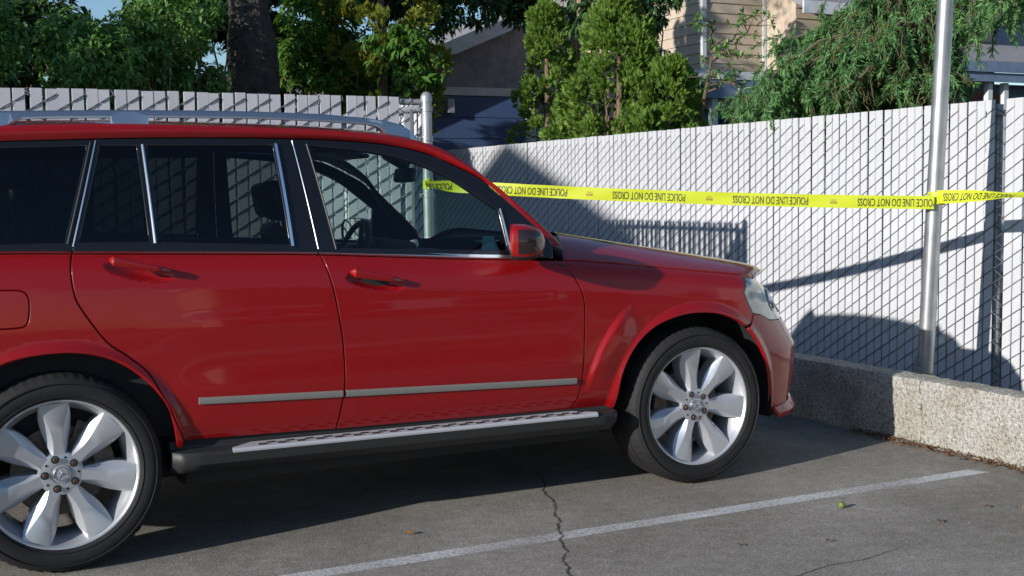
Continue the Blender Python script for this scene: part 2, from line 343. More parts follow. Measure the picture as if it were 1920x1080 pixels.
def galv_post(T, x, y, h, r=.033):
    mb = MB(); mb.lathe([(r, 0), (r, h)], (x, y, 0), 20, axis='z')
    mb.lathe([(r+.004, h-.03), (r+.005, h), (r*.95, h+.018), (r*.6, h+.032), (0.001, h+.037)], (x, y, 0), 20, axis='z')
    p = mb.obj('end_post', M_galv, T, smooth=True)
    for z in (h-.075, h-.26, h-.62, .5):
        b = MB(); b.lathe([(r+.001, z-.016), (r+.0055, z-.014), (r+.0055, z+.014), (r+.001, z+.016)], (x, y, 0), 20, axis='z'); b.box((x-r-.016, y, z), (.03,.012,.028)); b.tube([(x-r-.018, y-.022, z), (x-r-.018, y+.022, z)], .006, 6)
        b.obj('tension_band', M_galv, p, smooth=True)
galv_post(LF, 2.565, LFY, 1.955)
MB().tube([(-2.6,LFY+.036,1.76),(2.40,LFY+.036,1.76)], .02, 10).obj('mid_rail', M_galv, LF, smooth=True)
MB().tube([(2.40,LFY+.03,1.925),(2.555,LFY+.01,1.925)], .02, 10).obj('rail_stub', M_galv, LF, smooth=True)
MB().box((2.455,LFY-.012,.95),(.020,.006,1.85)).obj('tension_bar', M_galv, LF)
o = bpy.data.objects.new('slat', slat_mesh(1.82, .06, 'slat', M_slat)); put(o, LF); o.location = (2.44,LFY,.03)
for x in (-2.55,.1): MB().tube([(x,LFY+.075,0),(x,LFY+.075,1.9)], .03, 12).obj('fence_post', M_galv, LF, smooth=True)

# return fence that leaves the end post at a right angle and throws the striped shadow on the white fence
BF, _, _ = fence('slatted_fence', (2.60,8.9,0), (2.60,2.78,0), 1.955, 'slatted fence running back from the end post, seen through its striped shadow', M_slat_g, lean=.003, SLW=.046)
MB().tube([(2.565,8.9,1.90),(2.565,2.75,1.90)], .02, 10).obj('top_rail', M_galv, BF, smooth=True)
# ---------------- steel pole between wall and fence
def pole(name, b, t, r, label):
    T = thing(name, b, label, 'pole', None)
    MB().tube([b, [(b[i]+t[i])/2 for i in range(3)], t], [r*1.03, r, r*.97], 28).obj('pole_shaft', M_pole, T, smooth=True)
    MB().lathe([(.0,.34),(r*1.04,.34),(r*1.12,.30),(r*1.9,.05),(r*2.1,.0)], (b[0], b[1], b[2]-.02), 20, axis='z').obj('footing', M_conc, T, smooth=True)
    return T
M_pole = mat('dull galvanised pole', (.36,.37,.38), .36, .8, var=(6, (.50,.51,.52), 5, .35, .65), rvar=(4, .26, .5))
PX = 5.06
pole('steel_pole', (PX,.930,0), (PX,.722,3.6), .0475, 'tall leaning steel pole with yellow tape wound round it')
# ================================================================== CAR
W2 = .92                      # half width: mirror plane at y = .92
def crom(P, n=16):
    out = []
    for i in range(len(P)-1):
        p0 = P[max(i-1,0)]; p1 = P[i]; p2 = P[i+1]; p3 = P[min(i+2,len(P)-1)]
        for k in range(n):
            t = k/n; out.append(tuple(.5*((2*b)+(-a+c)*t+(2*a-5*b+4*c-d)*t*t+(-a+3*b-3*c+d)*t**3) for a, b, c, d in zip(p0,p1,p2,p3)))
    out.append(tuple(P[-1])); return out
PLAN = crom([(-.94,.92),(-.935,.62),(-.905,.36),(-.83,.17),(-.70,.075),(-.5,.035),(-.2,.018),(.3,.006),(.9,.0),(1.5,.0),(2.1,.003),(2.6,.008),(2.9,.014),(3.1,.026),(3.29,.070),(3.43,.155),(3.53,.29),(3.595,.50),(3.63,.72),(3.64,.92)])
_L = [0.]
for a, b in zip(PLAN, PLAN[1:]): _L.append(_L[-1]+math.hypot(b[0]-a[0], b[1]-a[1]))
for i, (a, b) in enumerate(zip(PLAN, PLAN[1:])):
    if a[0] <= 0 < b[0]: _s0 = _L[i]+(_L[i+1]-_L[i])*(-a[0])/(b[0]-a[0])
_L = [l-_s0 for l in _L]; S0, S1 = _L[0], _L[-1]
_T = []
for j in range(len(PLAN)):
    p, q = PLAN[max(j-1,0)], PLAN[min(j+1,len(PLAN)-1)]; l = math.hypot(q[0]-p[0], q[1]-p[1]); _T.append(((q[0]-p[0])/l, (q[1]-p[1])/l))
def plan(s):
    s = min(max(s, S0+1e-6), S1-1e-6); i = min(max(bisect.bisect_right(_L, s)-1, 0), len(_L)-2)
    t = (s-_L[i])/(_L[i+1]-_L[i]); a, b = PLAN[i], PLAN[i+1]; tx = _T[i][0]*(1-t)+_T[i+1][0]*t; ty = _T[i][1]*(1-t)+_T[i+1][1]*t
    return a[0]*(1-t)+b[0]*t, a[1]*(1-t)+b[1]*t, -ty, tx
def tab(x, T):
    if x <= T[0][0]: return T[0][1]
    for (a, b), (c, d) in zip(T, T[1:]):
        if x <= c: return b+(d-b)*(x-a)/(c-a)
    return T[-1][1]
ZT = [(-.9,1.17),(-.15,1.16),(.95,1.12),(1.65,1.075),(2.1,1.055),(2.45,1.02),(3.1,.945),(3.4,.90),(4.2,.86)]
def ztop(s): return (tab(s-.1,ZT)+tab(s,ZT)+tab(s+.1,ZT))/3
def sst(a, b, x):
    t = min(max((x-a)/(b-a), 0), 1); return t*t*(3-2*t)
HANDLES = [(.30,1.088,-.20),(1.21,1.010,-.18)]
def off(s, z):
    o = 0.
    if z < .50: o += .045*((.50-z)/.14)**2*(1-sst(2.95,3.15,s))*(1-sst(-.35,-.5,s))
    o += .014*((z-.70)/.32)**2
    zt = ztop(s); zc = zt-.075; cz = zt-.13
    if z > cz: o += .13*(z-cz)
    r = .085
    if z > zc:
        q = min((z-zc)/r, .93); o += r*(1-math.sqrt(1-q*q))
    mid = sst(.25,.6,s)*sst(2.3,2.0,s)
    o -= mid*(.009*math.exp(-((z-.60)/.085)**2)+.004*math.exp(-((z-.86)/.05)**2))
    o += .19*sst(3.02,3.55,s)*max(0, z-.58)/.36
    o += .10*sst(-.62,-.85,s)*max(0, z-.8)/.4
    for hx in (0., 2.755):
        d = math.hypot(s-hx, z-.36); o -= .018*sst(.485,.435,d)*sst(1.05,.75,z)
    d = math.hypot(s-2.755, z-.36); a = math.degrees(math.atan2(z-.36, s-2.755))
    o -= .018*sst(.616,.588,d)*sst(124,142,a)*sst(171,156,a)*(.3+.7*sst(.44,.57,d))
    for hs, hz, k in HANDLES:
        u = (s-hs)/.125; v = (z-(hz-.012+k*(s-hs)))/.034; q = u*u+v*v
        if q < 1: o += .030*(1-q)**1.1
    return o
def bmap(s, z):
    x, y, nx, ny = plan(s); o = off(s, z); return (x+nx*o, y+ny*o, z)
def gmap(s, z):
    x, y, nx, ny = plan(s); h = z-ztop(s); o = .062+.30*h+.22*h*h; return (x+nx*o, y+ny*o, z)
def nrm(mp, s, z, e=.0015):
    a = Vector(mp(s+e, z))-Vector(mp(s-e, z)); b = Vector(mp(s, z+e))-Vector(mp(s, z-e)); n = a.cross(b); n.normalize(); return n
def area(P): return sum(a[0]*b[1]-b[0]*a[1] for a, b in zip(P, P[1:]+P[:1]))/2
def inside(p, P):
    x, y = p; r = False; j = len(P)-1
    for i in range(len(P)):
        a, b = P[i], P[j]
        if (a[1] > y) != (b[1] > y) and x < (b[0]-a[0])*(y-a[1])/(b[1]-a[1])+a[0]: r = not r
        j = i
    return r
def resample(P, sp):
    out = []
    for a, b in zip(P, P[1:]+P[:1]):
        l = math.hypot(b[0]-a[0], b[1]-a[1]); n = max(1, round(l/sp))
        if l < 1e-5: continue
        for k in range(n): out.append((a[0]+(b[0]-a[0])*k/n, a[1]+(b[1]-a[1])*k/n))
    return out
def inset(P, d):
    n = len(P); out = []
    for i in range(n):
        a, b, c = P[i-1], P[i], P[(i+1) % n]
        e = Vector((b[0]-a[0], b[1]-a[1])); f = Vector((c[0]-b[0], c[1]-b[1]))
        if e.length < 1e-9 or f.length < 1e-9: out.append(b); continue
        e.normalize(); f.normalize(); m = Vector((-e.y-f.y, e.x+f.x)); l = m.length
        if l < .2: out.append(b); continue
        m /= l; k = d/max(.45, m.x*-e.y+m.y*e.x); out.append((b[0]+m.x*k, b[1]+m.y*k))
    return out
def panel(outline, mp, sp=.014, holes=(), gap=.0025, rim=.018, bev=.003, push=0.):
    """a pressed panel: outline in (s,z) lifted on to the body surface with rolled edges"""
    loops = []
    for k, P in enumerate([outline]+list(holes)):
        P = resample(list(P), sp*.8)
        if (area(P) < 0) == (k == 0): P = P[::-1]
        loops.append((inset(P, gap+bev), inset(P, gap)))
    pts = []; edges = []; starts = []
    for A, _ in loops:
        b = len(pts); starts.append(b); pts += A; edges += [(b+i, b+(i+1) % len(A)) for i in range(len(A))]
    outer = loops[0][0]; hl = [l[0] for l in loops[1:]]
    x0 = min(p[0] for p in outer); x1 = max(p[0] for p in outer); z0 = min(p[1] for p in outer); z1 = max(p[1] for p in outer)
    bd = np.array(pts); grid = []
    nzr = int((z1-z0)/(sp*.87))+1
    for j in range(nzr):
        z = z0+(j+.5)*sp*.87
        xs = [x0+(i+.5*(j % 2))*sp for i in range(int((x1-x0)/sp)+2)]
        for x in xs:
            if ((bd[:,0]-x)**2+(bd[:,1]-z)**2).min() > (sp*.55)**2 and inside((x, z), outer) and not any(inside((x, z), h) for h in hl): grid.append((x, z))
    res = geometry.delaunay_2d_cdt([Vector(p) for p in pts+grid], edges, [], 0, 1e-7)
    vs2 = [(v.x, v.y) for v in res[0]]; tris = []
    for f in res[2]:
        c = (sum(vs2[i][0] for i in f)/3, sum(vs2[i][1] for i in f)/3)
        if inside(c, outer) and not any(inside(c, h) for h in hl):
            if area([vs2[i] for i in f]) < 0: f = f[::-1]
            tris.append(tuple(f))
    N = [nrm(mp, *p) for p in vs2]; V = [Vector(mp(*p))-n*push for p, n in zip(vs2, N)]
    for A, B in loops:
        b = len(V); n = len(A); r1 = []; r2 = []; r3 = []
        for p, q in zip(A, B):
            nn = nrm(mp, *p); P0 = Vector(mp(*p))-nn*push; P1 = Vector(mp(*q))-nn*push; lat = (P1-P0); lat = lat.normalized() if lat.length > 1e-9 else nn
            r1.append((P0, nn)); r2.append((P1-nn*bev, (lat*.8+nn*.6).normalized())); r3.append((P1-nn*rim, lat))
        for R in (r1, r2, r3):
            for v, q in R: V.append(v); N.append(q)
        for k in (0, 1):
            for i in range(n):
                i2 = (i+1) % n; tris.append((b+k*n+i, b+(k+1)*n+i, b+(k+1)*n+i2, b+k*n+i2))
    return V, tris, N
def mirrored(V, F, N): return [Vector((v[0], 2*W2-v[1], v[2])) for v in V], [tuple(f[::-1]) for f in F], [Vector((n[0], -n[1], n[2])) for n in N]
def both(name, data, m, par_near, par_far=None):
    a = mesh(name, data[0], data[1], m, par_near, normals=data[2]); q = mirrored(*data); b = mesh(name, q[0], q[1], m, par_far or par_near, normals=q[2]); return a, b
def joined(name, data, m, par):
    q = mirrored(*data); n = len(data[0]); return mesh(name, list(data[0])+q[0], list(data[1])+[tuple(i+n for i in f) for f in q[1]], m, par, normals=list(data[2])+q[2])
def patch(fn, nu, nv, flip=False):
    V = []; N = []; e = 1e-3
    for j in range(nv+1):
        for i in range(nu+1):
            u, v = i/nu, j/nv; V.append(Vector(fn(u, v)))
            a = Vector(fn(min(u+e,1), v))-Vector(fn(max(u-e,0), v)); b = Vector(fn(u, min(v+e,1)))-Vector(fn(u, max(v-e,0))); n = a.cross(b)
            if n.length < 1e-12: n = Vector((0,0,1))
            n.normalize(); N.append(-n if flip else n)
    F = [(j*(nu+1)+i, j*(nu+1)+i+1, (j+1)*(nu+1)+i+1, (j+1)*(nu+1)+i) for j in range(nv) for i in range(nu)]
    if flip: F = [f[::-1] for f in F]
    return V, F, N
# materials
def paint():
    m = mat('red car paint', (.265,.0035,.005), .40, 0, .75, .22); nt = m.node_tree; b = nt.nodes['Principled BSDF']
    tc = node(nt, 'ShaderNodeTexCoord'); n = node(nt, 'ShaderNodeTexNoise'); n.inputs['Scale'].default_value = 1.6; n.inputs['Detail'].default_value = 2; nt.links.new(tc.outputs['Object'], n.inputs['Vector'])
    u = node(nt, 'ShaderNodeBump'); u.inputs['Strength'].default_value = .035; u.inputs['Distance'].default_value = .05; nt.links.new(n.outputs[0], u.inputs['Height']); nt.links.new(u.outputs[0], b.inputs['Coat Normal'])
    q = node(nt, 'ShaderNodeTexNoise'); q.inputs['Scale'].default_value = 9; q.inputs['Detail'].default_value = 6; nt.links.new(tc.outputs['Object'], q.inputs['Vector'])
    r = node(nt, 'ShaderNodeMapRange'); r.inputs[1].default_value = .35; r.inputs[2].default_value = .75; r.inputs[3].default_value = .02; r.inputs[4].default_value = .09; nt.links.new(q.outputs[0], r.inputs[0]); nt.links.new(r.outputs[0], b.inputs['Coat Roughness'])
    return m
M_red = paint()
M_blk = mat('gloss black trim', (.008,.008,.009), .16, 0, .5)
M_plas = mat('dark grey plastic', (.022,.023,.024), .55, bump=(300, .15, .001))
M_in = mat('dark interior', (.018,.018,.019), .75)
M_leather = mat('black leather', (.02,.02,.021), .45, bump=(120, .2, .002))
M_alu = mat('satin aluminium', (.60,.61,.63), .28, .95)
M_chr = mat('chrome', (.75,.75,.76), .12, 1)
M_silv = mat('silver wheel paint', (.52,.53,.56), .34, .55, .6, rvar=(20, .28, .42))
M_rub = mat('tyre rubber', (.014,.014,.015), .72, spec=.3, var=(8, (.022,.021,.021), 5))
M_disc = mat('worn brake steel', (.16,.14,.12), .5, .7, var=(25, (.09,.06,.04), 4))
M_lug = mat('rusty lug nut', (.12,.075,.055), .5, .7)
M_gl_f = glass('clear green side glass', (.78,.90,.85))
M_gl_r = glass('privacy tinted glass', (.15,.175,.17))
M_gl_q = glass('dark privacy glass', (.04,.05,.06))
M_lens = mat('headlamp lens', (.44,.47,.45), .12, .1, 1.0, var=(9, (.30,.32,.31), 3))
M_lensd = mat('smoked lens', (.02,.012,.012), .12, .0, .5)
M_tail = mat('red tail lens', (.35,.01,.01), .12, 0, 1)
M_mirg = mat('mirror glass', (.8,.82,.84), .02, 1)
M_strip = mat('grey door strip', (.26,.255,.24), .45, .2)
M_step = mat('anodised step plate', (.55,.54,.56), .45, .25)
M_teal = mat('teal card', (.10,.22,.26), .7)

CAR = thing('suv', (1.35,.92,0), 'red sport utility car parked nose to the white fence in front of the police tape', 'car')
BELT = lambda a, b, dz=-.003, n=24: [(a+(b-a)*k/n, ztop(a+(b-a)*k/n)+dz) for k in range(n+1)]
L_dr = crom([(.074,1.1555),(.063,1.102),(.066,1.027),(.086,.959),(.171,.83),(.242,.772),(.314,.705),(.367,.602),(.413,.497),(.437,.434)], 6)
L_bc = crom([(1.0,1.1135),(1.011,1.066),(1.031,.982),(1.051,.856),(1.064,.729),(1.061,.581),(1.031,.418)], 6)
L_fd = crom([(2.045,1.0535),(2.08,1.025),(2.115,.985),(2.148,.918),(2.161,.848),(2.157,.698),(2.141,.512),(2.112,.397)], 6)
A_r = crom([(.407,.405),(.395,.499),(.367,.592),(.312,.670),(.24,.735),(.16,.776),(.06,.795),(-.06,.795),(-.17,.775),(-.25,.728),(-.32,.655),(-.37,.57),(-.40,.47),(-.41,.36)], 5)
A_f = crom([(2.322,.385),(2.332,.499),(2.358,.575),(2.405,.650),(2.47,.710),(2.556,.757),(2.687,.785),(2.83,.782),(2.95,.752),(3.04,.700),(3.115,.612),(3.175,.50),(3.21,.39),(3.225,.30)], 5)
ifm = next(i for i, p in enumerate(A_f) if p[0] > 3.03)
# --- doors, fenders, quarters
def rev(P): return list(P)[::-1]
fuel = crom([(-.20,1.028),(-.12,1.026),(-.092,1.012),(-.083,.98),(-.088,.925),(-.10,.90),(-.13,.894),(-.20,.894),(-.29,.896),(-.315,.91),(-.32,.96),(-.315,1.01),(-.29,1.026),(-.20,1.028)], 4)[:-1]
quarter = BELT(-.62,.074)+L_dr[1:]+[(.43,.41)]+A_r+[(-.43,.345),(-.62,.345)]
qd = panel(quarter, bmap, .016, [fuel]); Qn, Qf = both('quarter_panel', qd, M_red, CAR)
mesh('fuel_flap', *panel(fuel, bmap, .016, gap=.0015)[:2], M_red, Qn, normals=panel(fuel, bmap, .016, gap=.0015)[2])
rdoor = BELT(.074,1.0)+L_bc[1:]+[(.9,.424),(.7,.428)]+rev(L_dr)[:-1]
Rn, Rf = both('rear_door', panel(rdoor, bmap, .0092), M_red, CAR)
fdoor = BELT(1.0,2.045)+L_fd[1:]+[(1.8,.404),(1.4,.412)]+rev(L_bc)[:-1]
Fn, Ff = both('front_door', panel(fdoor, bmap, .0092), M_red, CAR)
ftop = [(2.045+(3.075-2.045)*k/24, ztop(2.045+(3.075-2.045)*k/24)-.003) for k in range(25)]
hl_back = [(3.03,.868),(3.05,.815),(3.085,.765)]
fender = ftop+hl_back+[(3.07,.72)]+rev(A_f[:ifm])+[(2.25,.39)]+rev(L_fd)[:-1]
Pn, Pf = both('front_fender', panel(fender, bmap, .0088), M_red, CAR)
HLs = [(3.075,.936),(3.16,.925),(3.3,.905),(3.5,.885),(3.66,.868),(3.70,.80),(3.66,.735),(3.5,.715),(3.34,.715),(3.22,.724),(3.14,.755),(3.085,.765)]
bump_t = [(3.07,.72),(3.085,.765),(3.14,.755),(3.22,.724),(3.34,.715),(3.5,.715),(3.66,.735)]
bumper = bump_t+[(S1-.002,.735),(S1-.002,.455),(3.75,.45),(3.62,.44),(3.50,.41),(3.43,.37),(3.38,.31),(3.30,.285),(3.225,.29)]+rev(A_f[ifm:])
joined('front_bumper', panel(bumper, bmap, .016, gap=.002), M_red, CAR)
BUMP = bpy.data.objects['front_bumper']
HLn, HLf = both('headlamp', panel(HLs+[(3.05,.815),(3.03,.868)], bmap, .016, gap=.002, push=.002), M_lens, CAR)
for cs, cz, rr_ in ((3.30,.815,.050),(3.50,.80,.058)):          # lamp units inside the lens
    for far_, par_ in ((False, HLn), (True, HLf)):
        fl = (lambda p: (p[0], 2*W2-p[1], p[2])) if far_ else (lambda p: tuple(p))
        cen = Vector(bmap(cs, cz)); nn = nrm(bmap, cs, cz); ring = [Vector(bmap(cs+rr_*math.cos(2*math.pi*k/24), cz+rr_*math.sin(2*math.pi*k/24)))+nn*.001 for k in range(25)]
        r_ = MB().tube([fl(p) for p in ring], .005, 6, cap=False).obj('lamp_ring', M_chr, par_, smooth=True)
        V_ = [fl(cen+nn*.004)]+[fl(cen.lerp(p, .9)+nn*.0025) for p in ring[:-1]]; mesh('lamp_bowl', V_, [(0, k+1, (k+1) % 24+1) for k in range(24)], M_lensd, r_, smooth=True)
def lipmap(s, z):
    x, y, nx, ny = plan(s); o = -.006+.03*abs(z-.275)/.05; return (x+nx*o, y+ny*o, z)
joined('bumper_lip', panel([(3.235,.305),(3.5,.325),(S1-.002,.325),(S1-.002,.235),(3.45,.232),(3.27,.245)], lipmap, .02), M_red, BUMP)
def inmap(s, z):
    x, y, nx, ny = plan(s); return (x+nx*.05, y+ny*.05, z)
joined('lower_intake', panel([(3.28,.25),(3.28,.46),(S1-.002,.47),(S1-.002,.25)][::-1], inmap, .05), M_plas, BUMP)
def grl(s, z):
    x, y, nx, ny = plan(s); o = .02+.19*max(0, z-.58)/.36; return (x+nx*o, y+ny*o, z)
gr = joined('grille', panel([(3.69,.745),(3.72,.865),(S1-.002,.87),(S1-.002,.745)][::-1], grl, .03), M_blk, CAR)
for z in (.775,.81,.845):
    P = [grl(3.71+(S1-.001-3.71)*k/10, z) for k in range(11)]; P = [(p[0]+.012, p[1], p[2]) for p in P]; P += [(p[0], 2*W2-p[1], p[2]) for p in P[-2::-1]]
    MB().tube(P, .009, 8).obj('grille_bar', M_alu, gr, smooth=True)
# --- rear end
tg = panel([(S0+.002,.64),(-.72,.64),(-.72,.84),(-.88,.86),(-.88,1.15),(S0+.002,1.15)], bmap, .03); joined('tailgate', tg, M_red, CAR)
joined('rear_bumper', panel([(S0+.002,.30),(-.62,.345),(-.62,.83),(-.715,.83),(-.715,.635),(S0+.002,.635)], bmap, .03), M_red, CAR)
both('tail_lamp', panel([(-.875,.865),(-.715,.845),(-.625,.84),(-.625,1.15),(-.875,1.15)], bmap, .02), M_tail, CAR)
both('d_pillar', panel([(-.95,1.165),(-.55,1.165),(-.475,1.535),(-.62,1.535),(-.78,1.49)], gmap, .03, gap=.0), M_red, CAR)
# --- greenhouse frames and panes
C1 = crom([(-.62,1.532),(-.40,1.545),(-.146,1.557),(.038,1.563),(.30,1.572),(.58,1.576),(.85,1.576),(1.067,1.572),(1.205,1.566),(1.344,1.554),(1.461,1.534),(1.56,1.505),(1.665,1.457),(1.751,1.413),(1.802,1.369),(1.852,1.321),(1.93,1.246),(2.012,1.163),(2.06,1.105)], 5)
def c1z(s): return tab(s, C1)
def topseg(a, b, n=30): return [(a+(b-a)*k/n, c1z(a+(b-a)*k/n)-.001) for k in range(n+1)]
g_q = [(-.52,1.192),(.047,1.189),(.152,1.540),(-.44,1.522)]
g_s = [(.100,1.189),(.344,1.185),(.333,1.542),(.203,1.541)]
g_r = [(.382,1.183),(.877,1.158),(.863,1.546),(.374,1.543)]
g_f = [(1.072,1.139),(1.45,1.121),(1.828,1.103)]+crom([(1.812,1.272),(1.716,1.340),(1.607,1.414),(1.472,1.474),(1.289,1.519),(1.012,1.546)], 5)
bl = lambda a, b, n=20: [(a+(b-a)*k/n, ztop(a+(b-a)*k/n)+.004) for k in range(n+1)]
fq = bl(-.55,.074)+rev(topseg(-.475,.188))
fr = bl(.074,.990)+rev(topseg(.188,.943))
ff = bl(.990,2.045)+rev(topseg(.943,2.045))
for poly, holes, par in ((fq,[g_q],(Qn,Qf)),(fr,[g_s,g_r],(Rn,Rf)),(ff,[g_f],(Fn,Ff))):
    both('window_frame', panel(poly, gmap, .03, holes, gap=.0015, rim=.02), M_blk, *par)
for poly, m, par in ((g_q,M_gl_q,(Qn,Qf)),(g_s,M_gl_q,(Rn,Rf)),(g_r,M_gl_r,(Rn,Rf)),(g_f,M_gl_f,(Fn,Ff))):
    both('window_pane', panel(poly, gmap, .04, gap=-.004, rim=.0, bev=0, push=.005), m, *par)
def gline(a, b, r, m, name, par, lift=.003, flat=None):
    P = []
    for k in range(9):
        s = a[0]+(b[0]-a[0])*k/8; z = a[1]+(b[1]-a[1])*k/8; P.append(Vector(gmap(s, z))+nrm(gmap, s, z)*lift)
    MB().tube(P, r, 6).obj(name, m, par[0], smooth=True); MB().tube([(p.x, 2*W2-p.y, p.z) for p in P], r, 6).obj(name, m, par[1], smooth=True)
gline((.356,1.544),(.366,1.175), .0055, M_alu, 'division_bar', (Rn,Rf))
gline((.8755,1.550),(.888,1.148), .0065, M_chr, 'frame_strip', (Rn,Rf))
gline((.187,1.56),(.076,1.172), .003, M_alu, 'frame_strip', (Rn,Rf), 0)
gline((.168,1.552),(.058,1.18), .004, M_plas, 'frame_strip', (Qn,Qf))
gline((1.005,1.55),(1.064,1.13), .0035, M_plas, 'frame_strip', (Fn,Ff))
gline((.9475,1.565),(.992,1.135), .0028, M_chr, 'frame_strip', (Fn,Ff), .0)
gline((1.821,1.276),(1.838,1.098), .0048, M_alu, 'frame_strip', (Fn,Ff), .004)
# belt mouldings
def strip(a, b, zf, h, lift, m, name, par, mp=bmap, n=40, th=.008):
    V = []; F = []
    for k in range(n+1):
        s = a+(b-a)*k/n; z = zf(s); nn = nrm(gmap, s, z+.02); p0 = Vector(mp(s, z)); 
        V += [p0+nn*lift, p0+nn*lift+Vector((0,0,h*.3))+nn*th*.6, p0+nn*lift+Vector((0,0,h))+nn*th*.35, p0+Vector((0,0,h*1.02))-nn*.01, p0-nn*.012]
    for k in range(n):
        for i in range(5): F.append((k*5+i, (k+1)*5+i, (k+1)*5+(i+1) % 5, k*5+(i+1) % 5))
    F += [tuple(range(5)), tuple(range(n*5+4, n*5-1, -1))]
    MB().add(V, F).obj(name, m, par[0], smooth=True); MB().add([(v.x, 2*W2-v.y, v.z) for v in V], F).obj(name, m, par[1], smooth=True)
zb_ = lambda s: ztop(s)-.005
strip(-.60,.070, zb_, .018, .004, M_alu, 'belt_moulding', (Qn,Qf)); strip(.076,.986, zb_, .018, .004, M_alu, 'belt_moulding', (Rn,Rf)); strip(.992,1.93, zb_, .018, .004, M_alu, 'belt_moulding', (Fn,Ff))
# door rub strips
def rub(a, b, par):
    zf = lambda s: .585+(s-.492)/(2.112-.492)*(.5285-.585)
    V = []; F = []; n = 24; G = []; GF = []
    for k in range(n+1):
        s = a+(b-a)*k/n; z = zf(s); nn = nrm(bmap, s, z)
        sec = [(-.013,0),(-.012,.008),(-.006,.011),(.010,.011),(.013,.006),(.013,0)]
        V += [Vector(bmap(s, z+dz))+nn*(d+.0) for dz, d in sec]
    for k in range(n):
        for i in range(5): F.append((k*6+i, (k+1)*6+i, (k+1)*6+i+1, k*6+i+1))
    F += [tuple(range(6)), tuple(range(n*6+5, n*6-1, -1))]
    MB().add(V, F).obj('rub_strip', M_strip, par[0], smooth=True); MB().add([(v.x, 2*W2-v.y, v.z) for v in V], F).obj('rub_strip', M_strip, par[1], smooth=True)
rub(.492,1.052,(Rn,Rf)); rub(1.066,2.112,(Fn,Ff))
# door handles
def handle(hs, hz, k, par):
    n = 18; V = []; F = []; m = 12
    for i in range(n+1):
        t = i/n; s = hs-.108+.222*t; z = hz+.012+k*(s-hs)-.004*t
        hh = .0205*(1-.55*t)*min(1, (t*16+.35))*min(1, ((1-t)*9+.15)); out = .034*min(1,(t*9+.5))*min(1,((1-t)*4+.12)); x0, y0, nx, ny = plan(s); b = Vector((x0, y0, z)) + Vector((nx, ny, 0))*(off(s, z+.05))
        b = Vector((x0+nx*.012, y0+ny*.012, z))
        for j in range(m):
            w = 2*math.pi*j/m; c_, s_ = math.cos(w), math.sin(w); c_ = math.copysign(abs(c_)**.7, c_); s_ = math.copysign(abs(s_)**.7, s_)
            V.append(b+Vector((0,0,hh*s_))+Vector((-nx,-ny,0))*(out-.010+.010*c_))
    for i in range(n):
        for j in range(m): F.append((i*m+j, i*m+(j+1) % m, (i+1)*m+(j+1) % m, (i+1)*m+j))
    F += [tuple(range(m)), tuple(range(n*m+m-1, n*m-1, -1))]
    MB().add(V, F).obj('door_handle', M_red, par[0], smooth=True); MB().add([(v[0], 2*W2-v[1], v[2]) for v in V], F).obj('door_handle', M_red, par[1], smooth=True)
handle(*HANDLES[0], (Rn,Rf)); handle(*HANDLES[1], (Fn,Ff))
# --- roof: cant rails, A pillars, roof skin, windscreen, headliner
C2p = [(-.62,.262,1.578),(-.40,.252,1.598),(-.135,.25,1.612),(.048,.25,1.620),(.237,.25,1.624),(.434,.25,1.624),(.742,.25,1.620),(1.07,.25,1.611),(1.299,.25,1.596),(1.441,.247,1.579),(1.53,.233,1.557),(1.598,.221,1.531),(1.643,.213,1.508),(1.696,.203,1.476),(1.75,.193,1.437),(1.806,.183,1.390),(1.861,.173,1.340),(1.917,.164,1.288),(1.99,.151,1.226),(2.062,.138,1.157),(2.11,.130,1.109)]
C2 = crom(C2p, 8)
def along(P, n):
    L = [0.]
    for a, b in zip(P, P[1:]): L.append(L[-1]+(Vector(b)-Vector(a)).length)
    def f(t):
        d = t*L[-1]; i = min(max(bisect.bisect_right(L, d)-1, 0), len(P)-2); k = (d-L[i])/(L[i+1]-L[i]); return Vector(P[i]).lerp(Vector(P[i+1]), k)
    return f
C1w = [gmap(s, z) for s, z in C1]; f1 = along(C1w, 0); f2 = along(C2, 0)
def nearest_u(p, lo, hi):   # pair points at matching x/arc
    return lo
def band(u, v, ins=0.):
    a = f1(u); b = f2(u); d = (b-a); t = (f2(min(u+.01,1))-f2(max(u-.01,0))).normalized(); n = t.cross(d).normalized()   # outward
    if n.y > 0: n = -n
    return a.lerp(b, v)+n*(.016*math.sin(math.pi*min(v*1.0,1))*1.0-ins)
bd_ = patch(lambda u, v: band(u, v), 110, 8); RS, RSf = both('roof_side_rail', bd_, M_red, CAR)
both('pillar_trim', patch(lambda u, v: band(u, v*1.25-.1, .035), 80, 4, True), M_in, CAR)
iroof = 1.441
def C2x(x):
    T = [p for p in C2 if p[0] <= 1.6]; return (x, tab(x, [(p[0], p[1]) for p in T]), tab(x, [(p[0], p[2]) for p in T]))
def roofpt(u, v, dz=0):
    x = -.66+(1.441+.66)*u; p = C2x(x); q = 2*v-1; y = W2+(W2-p[1])*q; xx = x+(.05*u*u-.06*(1-u)**2)*(1-q*q); return (xx, y, p[2]+.045*(1-abs(q)**2.2)+dz)
ROOF = mesh('roof', *(lambda d: (d[0], d[1]))(patch(roofpt, 60, 40)), M_red, CAR, normals=patch(roofpt, 60, 40)[2])
hl = patch(lambda u, v: roofpt(u, v, -.035), 20, 12, True); mesh('headliner', hl[0], hl[1], M_in, CAR, normals=hl[2])
us = [p for p in C2 if p[0] >= 1.441]; fs = along(us, 0)
def screen(u, v, ins=0):
    p = fs(u); q = 2*v-1; y = W2+(W2-p.y-.004)*q; b = 1-q*q; return (p.x+(.05+.16*u)*b*.9-ins*.5, y, p.z+.045*(1-u)*b+.02*u*b-ins)
